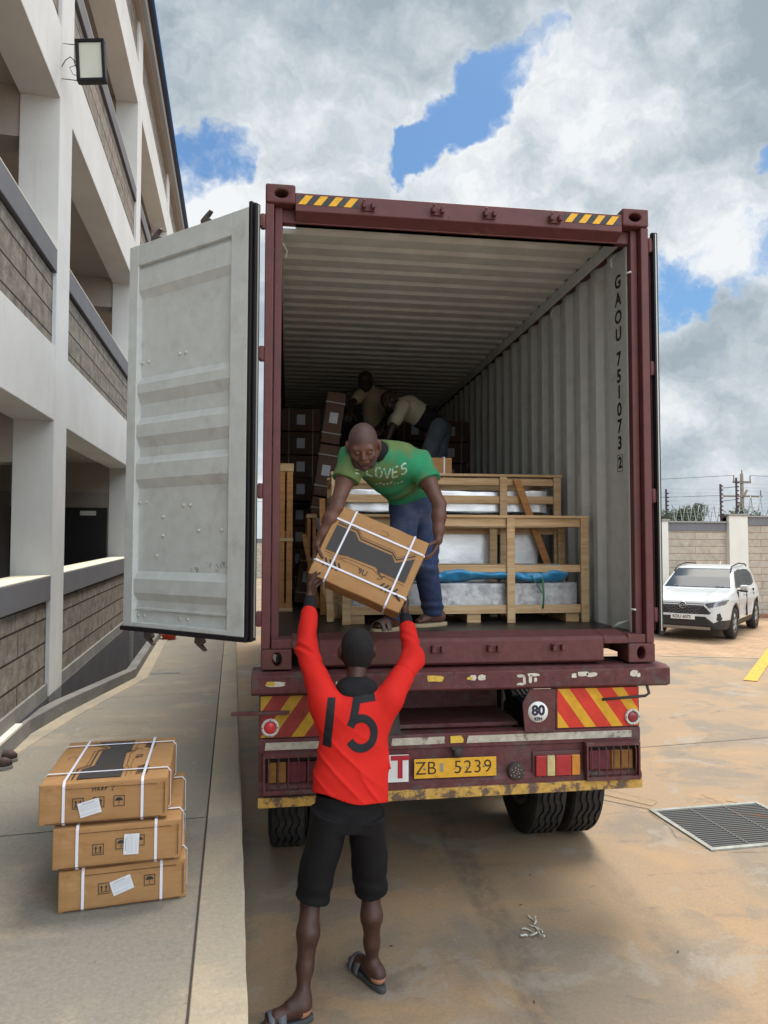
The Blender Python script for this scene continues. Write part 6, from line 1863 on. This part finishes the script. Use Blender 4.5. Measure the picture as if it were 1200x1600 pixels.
# shirt
s = Sdf()
hem = V3(-.757, -.70, .905); ax_ = nz(J['nk']-hem)
s.etube(hem, ax_, (1, .05, 0), [[-.02, 0, 0, .194, .128], [.12, 0, 0, .186, .124], [.27, 0, 0, .172, .114], [.38, .0, 0, .162, .108], [.45, 0, 0, .140, .095], [.50, 0, 0, .105, .076], [.545, 0, 0, .072, .060]], .03, power=2.3)
for s_, e_, w_, q in (('sL', 'eL', 'wL', .68), ('sR', 'eR', 'wR', .66)):
    sh = J[s_]+V3(0, 0, -.01)
    s.cap(J['ch']+V3(-.06 if s_ == 'sL' else .06, 0, .02), sh, .085, .072, .05)
    s.cap(sh, J[e_], .070, .056, .045); s.cap(J[e_], J[e_]*(1-q)+J[w_]*q, .054, .046, .03)
    s.cap(J['ch']+V3(-.12 if s_ == 'sL' else .12, 0, .02), J[s_]*.6+J[e_]*.4, .045, .038, .06)
hz = hem+0
def shirt_post(D, X, Y, Z):
    # long drape folds from the left waist to the right hem, gathers at elbows and shoulders
    u = (X-hem[0]); z = Z-.90
    drape = np.exp(-((z-.17)/.20)**2)*np.clip(1-np.abs(u+.0)/.24, 0, 1)
    ph_ = (u*.62+z*.78)
    rd1 = 1-np.abs(np.sin(ph_*26+.9+1.3*np.sin(u*8+z*5)))
    D = D-.020*drape*(rd1**3-.25)*np.clip(.35+1.2*(-u+.16), .2, 1.1)
    D = D+.0060*np.sin((u*.8-z*.3)*44+Z*7)*np.exp(-((Z-1.33)/.10)**2)
    for e_, amp in ((J['eL'], .0070), (J['eR'], .0070)):
        dist = np.sqrt((X-e_[0])**2+(Y-e_[1])**2+(Z-e_[2])**2)
        D = D+amp*np.exp(-(dist/.15)**2)*np.sin(Z*74+X*50+2.6*np.sin(Y*22+Z*13+X*17))*(.55+.45*np.sin(Z*31+X*24+Y*40))
    D = folds(D, X, Y, Z, .0035, 24, 4)
    rd2 = 1-np.abs(np.sin((u*1.0+z*.25)*20+1.5*np.sin(z*9)))
    D = D-.012*(rd2**4-.15)*np.exp(-((Z-1.00)/.12)**2)*np.clip((u+.02)*9, 0, 1)
    t = (X-hem[0])*ax_[0]+(Y-hem[1])*ax_[1]+(Z-hem[2])*ax_[2]
    hemline = .004+.22*np.clip(-(X-hem[0]), -.2, .2)*.45+.012*np.sin(X*19)
    D = np.maximum(D, hemline-t+0*Y)
    # neckline scoop
    nc = J['nk']+V3(0, -.02, .072)
    sc = np.sqrt(((X-nc[0])/1.40)**2+((Y-nc[1])/1.15)**2+((Z-nc[2])/1.0)**2)-.069
    return np.maximum(D, -sc)
VF = s.mesh(.0052, shirt_post, 1)
def endcut(VF): return VF
shirt = mesh_obj('shirt', VF, mat('red_jersey', (.56, .018, .013), .8, var=.05, vscale=9, spec=.2, bump=.08, bscale=180), red_p)
shorts = Sdf()
shorts.etube(V3(-.765, -.70, .78), (0, 0, 1), (1, 0, 0), [[0, 0, 0, .162, .116], [.10, 0, 0, .162, .114], [.165, 0, 0, .155, .100]], .03)
shorts.etube(J['kL']+V3(.006, 0, .0), nz(J['hL']-J['kL']), (1, 0, 0), [[-.005, 0, 0, .084, .094], [.05, 0, 0, .084, .094], [.2, 0, 0, .088, .100], [.40, 0, 0, .095, .112]], .025)
shorts.etube(J['kR']+V3(.0, 0, -.005), nz(J['hR']-J['kR']), (1, 0, 0), [[-.015, 0, 0, .086, .092], [.05, 0, 0, .085, .092], [.2, 0, 0, .087, .096], [.40, 0, 0, .094, .110]], .02)
def shorts_post(D, X, Y, Z):
    D = folds(D, X, Y, Z, .0075, 17, 9)+.003*np.sin(Z*70+X*16)*np.exp(-((Z-.50)/.06)**2)
    return D
mesh_obj('shorts', shorts.mesh(.0055, shorts_post, 1), mat('shorts_black', (.007, .0065, .008), .8, var=.2, vscale=12, spec=.25), red_p)
ssole = mat('sandal_grey', (.055, .058, .062), .7); sstrap = mat('sandal_strap', (.10, .11, .13), .6)
sandal(red_p, hLh, tLh, 0.0, .046, ssole, sstrap); sandal(red_p, hRh, tRh, 0.0, .046, ssole, sstrap)
# number 15
num_m = mat('number_black', (.006, .006, .009), .7)
M_ = frame((-.775, -.95, 1.272), (1, .02, 0), (-.02, 0, 1))
five = [(.148, .115), (.052, .106)]
cxx, cyy, rr_ = .068, -.043, .064
arc = [(cxx+rr_*1.02*math.cos(R(a)), cyy+rr_*1.05*math.sin(R(a))) for a in range(128, -152, -9)]
bpy.context.view_layer.update()
strokes('number', red_p, [[(-.070, .120), (-.100, -.105)]], .040, M_, shirt, (0, 1, .03), num_m)
strokes('number', red_p, [five[:2], [(.058, .118), (.030, .012)], [(.016, -.012)]+arc], .038, M_, shirt, (0, 1, .03), num_m, off=.0026)

# ---- man in the green shirt bending over the sill
skinB = skinmat('skin_brown', (.125, .058, .042), (.080, .034, .026))
grn_p = empty('person', 'man in green lettered t-shirt and blue jeans bending at the container edge', 'person', (-.25, .4, 1.6))
G = dict(pel=V3(-.225, .42, 2.42), hL=V3(-.30, .38, 2.40), hR=V3(-.145, .45, 2.40), kL=V3(-.375, .16, 2.03), kR=V3(-.175, .36, 2.02), aL=V3(-.385, .30, 1.69), aR=V3(-.085, .545, 1.69),
         sp=V3(-.36, .22, 2.60), ch=V3(-.45, .07, 2.655), nk=V3(-.545, -.03, 2.715), hd=V3(-.636, -.115, 2.735),
         sL=V3(-.690, .0, 2.665), sR=V3(-.265, .10, 2.665), eL=V3(-.790, -.08, 2.375), eR=V3(-.163, -.02, 2.40), wL=V3(-.895, -.085, 2.155), wR=V3(-.178, -.06, 2.180))
s = Sdf()
s.cap(G['pel'], G['sp'], .07, .07, .04); s.cap(G['sp'], G['ch'], .07, .07, .03); s.cap(G['ch'], G['nk'], .065, .055, .03); s.cap(G['sL'], G['sR'], .050, .050, .02)
s.cap(G['nk'], G['hd']+V3(.02, .03, -.0), .058, .054, .02)
gf = nz(V3(-.08, -.78, -.60)); gu = V3(-.12, -.60, .78)
head(s, G['hd'], gf, gu, size=1.14)
for h_, k_, a_ in (('hL', 'kL', 'aL'), ('hR', 'kR', 'aR')):
    s.chain([G[h_], G[k_]], [.085, .052], .03); s.chain([G[k_], G[k_]*.62+G[a_]*.38, G[a_]], [.050, .052, .032], .03)
for s_, e_, w_ in (('sL', 'eL', 'wL'), ('sR', 'eR', 'wR')):
    a = nz(G[e_]-G[s_])
    s.chain([G[s_], G[s_]*.55+G[e_]*.45, G[e_]], [.060, .052, .040], .03)
    s.chain([G[e_], G[e_]*.68+G[w_]*.32, G[e_]*.3+G[w_]*.7, G[w_]], [.040, .043, .033, .026], .02)
foot_s(s, G['aL'], (-.355, .36), (-.52, .235), 1.63); foot_s(s, G['aR'], (.005, .60), (-.22, .50), 1.63)
LE = np.array(CC+RC @ Vector((-.28, -.10, 0))); RE = np.array(CC+RC @ Vector((.28, .06, 0)))
hand(s, G['wL'], nz(LE-cyv*.06-G['wL']), cxv, 1, curl=.45, thumb_open=.9)
hand(s, G['wR'], nz(RE-cyv*.08+czv*0-G['wR'])+V3(0, 0, -.4), -cxv, -1, curl=.55, thumb_open=.9)
VF = s.mesh(.0048, None, 1)
cen = VF[0][VF[1]].mean(1)
f_ = gf; u_ = nz(gu-f_*(gu@f_)); rel = cen-G['hd']
pz = rel@u_; px = rel@f_; pr_ = np.linalg.norm(rel-u_*.02, axis=1)
stub = ((pr_ < .15) & (pz > -.005+np.clip(px, 0, 1)*.75) & (np.abs(rel@np.cross(f_, u_)) < .082)) 
beard = (pr_ < .18) & (pz < -.060) & (px > .032) & (np.linalg.norm(rel, axis=1) < .17)
mi = np.zeros(len(cen), int); mi[stub] = 1; mi[beard] = 2
mesh_obj('body', VF, [skinB, mat('shaved_scalp', (.085, .048, .042), .55, var=.12, vscale=60), mat('stubble', (.065, .034, .027), .7)], grn_p, mi)
# white tee lettering + shirt
s = Sdf()
hemG = G['pel']+V3(-.01, -.02, .055)*1; axG = nz(G['nk']-hemG); LG = nz(G['sR']-G['sL'])
Lg = np.linalg.norm(G['nk']-hemG)
s.etube(hemG, axG, LG, [[-.02, .0, 0, .136, .108], [.12, .0, 0, .142, .110], [.26, 0, 0, .160, .115], [Lg-.14, 0, 0, .178, .120], [Lg-.08, 0, 0, .15, .10], [Lg, 0, 0, .085, .075]], .04, power=2.2)
for s_, e_ in (('sL', 'eL'), ('sR', 'eR')):
    a = nz(G[e_]-G[s_]); m1 = G[s_]+a*.16
    s.cap(G['ch']*.5+G[s_]*.5, G[s_], .10, .088, .05); s.etube(G[s_]-a*.03, a, (1, 0, 0), [[0, 0, 0, .080, .078], [.10, 0, 0, .082, .080], [.17, 0, 0, .084, .080]], .03)
def g_post(D, X, Y, Z):
    D = folds(D, X, Y, Z, .0065, 20, 21)
    t = ((X-hemG[0])*axG[0]+(Y-hemG[1])*axG[1]+(Z-hemG[2])*axG[2])
    D = D+.0085*np.sin(t*52+2*np.sin(X*13+Y*9))*np.exp(-((t-.12)/.14)**2)
    nc = G['nk']+nz(G['nk']-G['ch'])*.055+V3(.0, -.055, -.035)
    sc = np.sqrt((X-nc[0])**2+(Y-nc[1])**2+((Z-nc[2])*.9)**2)-.093
    return np.maximum(D, -sc)
VF = s.mesh(.0052, g_post, 1)
grm = mat('green_cotton', (.03, .225, .11), .8, col2=(.115, .17, .065), c2lo=.44, c2hi=.56, c2scale=2.6, var=.10, vscale=12, spec=.15, bump=.08, bscale=160)
gshirt = mesh_obj('t_shirt', VF, grm, grn_p)
s = Sdf(); s.cap(G['ch']*.5+G['nk']*.5, G['nk'], .085, .068, .02)
mesh_obj('undershirt', s.mesh(.007), ush, grn_p)
s = Sdf()
s.cap(G['hL'], G['hR'], .108, .108, .03); s.cap(G['pel'], G['pel']+(G['sp']-G['pel'])*.25, .118, .118, .03)
s.chain([G['hL']+V3(0, 0, .01), G['kL'], G['aL']+V3(0, 0, .03)], [.100, .078, .070], .03)
s.chain([G['hR']+V3(0, 0, .01), G['kR'], G['aR']+V3(.0, 0, .035)], [.100, .078, .074], .02)
def j_post(D, X, Y, Z):
    D = folds(D, X, Y, Z, .004, 22, 31)
    D = D+.004*np.sin(Z*95+X*20)*np.exp(-((Z-2.03)/.09)**2)+.005*np.sin(Z*110+Y*16)*np.exp(-((Z-1.74)/.06)**2)
    return np.maximum(D, 1.675-Z+0*X+0*Y)
mesh_obj('jeans', s.mesh(.0058, j_post, 1), mat('denim_blue', (.035, .05, .11), .85, col2=(.075, .085, .13), c2lo=.45, c2hi=.66, c2scale=4, var=.15, vscale=30, spec=.2, bump=.1, bscale=200), grn_p)
b = MB(); ring = []
dpv = np.cross(axG, LG)
pb = hemG-axG*.005
for i in range(25):
    a = 2*math.pi*i/24; ring.append(tuple(pb+LG*.137*math.cos(a)+dpv*.122*math.sin(a)))
b.tube(ring, .016, 8); b.build('belt', mat('belt_brown', (.05, .03, .025), .5), grn_p)
sc_m = mat('sandal_beige', (.34, .27, .17), .7); sc_s = mat('sandal_strap_brown', (.13, .10, .08), .6)
sandal(grn_p, (-.345, .365), (-.53, .225), 1.6, .05, sc_m, sc_s); sandal(grn_p, (.01, .60), (-.225, .495), 1.6, .048, sc_m, sc_s, strap=False)
# lettering LOVE on the chest, drawn by strokes
bpy.context.view_layer.update()
LET = {'L': [[(0, 1), (0, 0), (.55, 0)]], 'O': [[(.3+.3*math.cos(R(a)), .5+.5*math.sin(R(a))) for a in range(0, 361, 20)]], 'V': [[(0, 1), (.32, 0), (.64, 1)]], 'E': [[(.55, 1), (0, 1), (0, 0), (.55, 0)], [(0, .5), (.45, .5)]],
       'S': [[(.55, .9), (.3, 1.0), (.05, .85), (.1, .6), (.5, .42), (.55, .15), (.28, 0), (.0, .1)]]}
def word(wd, h, gap):
    out = []; x = 0
    for ch in wd:
        for p in LET[ch]: out.append([(x+q[0]*h, q[1]*h) for q in p])
        x += (.6+gap)*h
    return out, x
wp_, wl = word('LOVES', .062, .24)
wp_ = [[(x-wl/2, y+.35*(x-wl/2)**2*6-.02) for x, y in p] for p in wp_]
Mw = frame((-.475, -.5, 2.515), (1, .05, .10), (-.10, 0, 1))
inkw = mat('white_print', (.36, .50, .40), .8, col2=(.06, .28, .15), c2lo=.5, c2hi=.6, c2scale=26, var=.2, vscale=60)
strokes('lettering', grn_p, wp_, .011, Mw, gshirt, (0, 1, .12), inkw, step=.004, back=.0)
rr = np.random.RandomState(9)
dec = [[(-.20, .050), (-.175, .042)], [(-.205, .030), (-.18, .022)], [(-.19, .066), (-.165, .060)]]+[[(x, -.055+.002*x), (x+.012, -.052+.01*math.sin(x*90))] for x in np.arange(-.07, .10, .022)]
strokes('lettering', grn_p, dec, .009, Mw, gshirt, (0, 1, .12), inkw, step=.004, back=.0)

# ---- two men working in the dark on top of the load
def back_person(label, pose, top_m, leg_m, vest=None, name='person'):
    t = empty('person', label, 'person', tuple(pose['pel']))
    s = Sdf(); p = pose
    s.cap(p['pel'], p['ch'], .10, .12, .04); s.cap(p['ch'], p['nk'], .11, .055, .04); s.cap(p['sL'], p['sR'], .055, .055, .04); s.cap(p['nk'], p['hd'], .052, .052, .02)
    head(s, p['hd'], p['f'], p['u'])
    for a, b_, c, r_ in (('hL', 'kL', 'aL', 1), ('hR', 'kR', 'aR', 1)): s.chain([p[a], p[b_], p[c]], [.085, .052, .034], .03)
    for a, b_, c, sd in (('sL', 'eL', 'wL', 1), ('sR', 'eR', 'wR', -1)):
        s.chain([p[a], p[b_], p[c]], [.05, .038, .026], .02); hand(s, p[c], p[c]-p[b_], V3(0, .2, -1), sd, .5)
    for a in ('aL', 'aR'): foot_s(s, p[a], (p[a][0]+.02, p[a][1]+.05), (p[a][0]-.10, p[a][1]-.16), p[a][2]-.075)
    mesh_obj('body', s.mesh(.007, None, 1), skinmat('skin_deep', (.035, .018, .014), (.03, .015, .012)), t)
    s = Sdf(); s.cap(p['hL'], p['hR'], .105, .105, .03); s.chain([p['hL'], p['kL'], p['aL']], [.10, .078, .066], .03); s.chain([p['hR'], p['kR'], p['aR']], [.10, .078, .066], .02)
    mesh_obj('trousers', s.mesh(.009, lambda D, X, Y, Z: folds(D, X, Y, Z, .005, 22, 7), 1), leg_m, t)
    s = Sdf(); s.cap(p['pel']+(p['ch']-p['pel'])*.15, p['ch'], .118, .14, .04); s.cap(p['ch'], p['nk'], .125, .07, .04); s.cap(p['sL'], p['sR'], .075, .075, .04)
    for a, b_ in (('sL', 'eL'), ('sR', 'eR')): s.cap(p[a], p[a]*.4+p[b_]*.6, .075, .062, .03)
    VF = s.mesh(.009, lambda D, X, Y, Z: folds(D, X, Y, Z, .005, 22, 17), 1)
    cen = VF[0][VF[1]].mean(1)
    mi = None
    if vest is not None:
        d = nz(p['ch']-p['pel']); mi = (((cen-p['pel'])@d) < vest).astype(int)
    mesh_obj('shirt', VF, top_m, t, mi)
    return t
p = dict(pel=V3(.52, 3.20, 3.42), ch=V3(.20, 3.16, 3.60), nk=V3(.06, 3.12, 3.64), hd=V3(-.02, 3.08, 3.66), sL=V3(.10, 2.98, 3.58), sR=V3(.12, 3.30, 3.60), hL=V3(.50, 3.13, 3.40), hR=V3(.58, 3.27, 3.40),
         kL=V3(.36, 3.10, 3.02), kR=V3(.52, 3.28, 3.00), aL=V3(.42, 3.12, 2.62), aR=V3(.56, 3.30, 2.62), eL=V3(-.02, 2.95, 3.35), eR=V3(.0, 3.3, 3.38), wL=V3(-.10, 2.92, 3.12), wR=V3(-.12, 3.25, 3.15), f=V3(-.6, 0, -.8), u=V3(-.8, 0, .6))
back_person('man in white and black top and grey jeans bent over the dark load', p, [mat('shirt_cream', (.42, .38, .28), .85, var=.1), mat('vest_black', (.010, .010, .012), .9)], mat('jeans_grey', (.10, .12, .15), .85, var=.2, vscale=14), vest=.24)
p = dict(pel=V3(-.09, 3.85, 3.42), ch=V3(-.10, 3.78, 3.78), nk=V3(-.16, 3.72, 3.93), hd=V3(-.22, 3.62, 3.99), sL=V3(-.24, 3.70, 3.87), sR=V3(.03, 3.84, 3.87), hL=V3(-.16, 3.85, 3.38), hR=V3(-.01, 3.87, 3.38),
         kL=V3(-.17, 3.80, 3.0), kR=V3(.0, 3.84, 3.0), aL=V3(-.17, 3.86, 2.62), aR=V3(.0, 3.90, 2.62), eL=V3(-.38, 3.55, 3.72), eR=V3(.06, 3.66, 3.62), wL=V3(-.42, 3.36, 3.58), wR=V3(-.06, 3.46, 3.48), f=V3(-.5, -.6, -.5), u=V3(-.2, -.3, .9))
back_person('man in a cream shirt standing under the container roof, deepest in the dark', p, [mat('shirt_tan', (.30, .24, .16), .85, var=.1)], mat('trousers_dark', (.02, .02, .022), .9))
# stack the two stand on
for i, (x, y) in enumerate(((.45, 3.3), (-.10, 3.95))):
    b = 0
for k in range(3):
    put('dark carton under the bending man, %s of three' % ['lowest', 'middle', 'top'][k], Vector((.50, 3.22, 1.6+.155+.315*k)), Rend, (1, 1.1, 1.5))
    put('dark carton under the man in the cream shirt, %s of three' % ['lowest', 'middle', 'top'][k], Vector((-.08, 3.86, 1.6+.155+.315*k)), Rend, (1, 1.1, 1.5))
for t in list(COL.objects):
    if t.type == 'EMPTY' and t.name.startswith('person'):
        for ch in t.children: ch.matrix_parent_inverse = Matrix.Translation(-t.location)
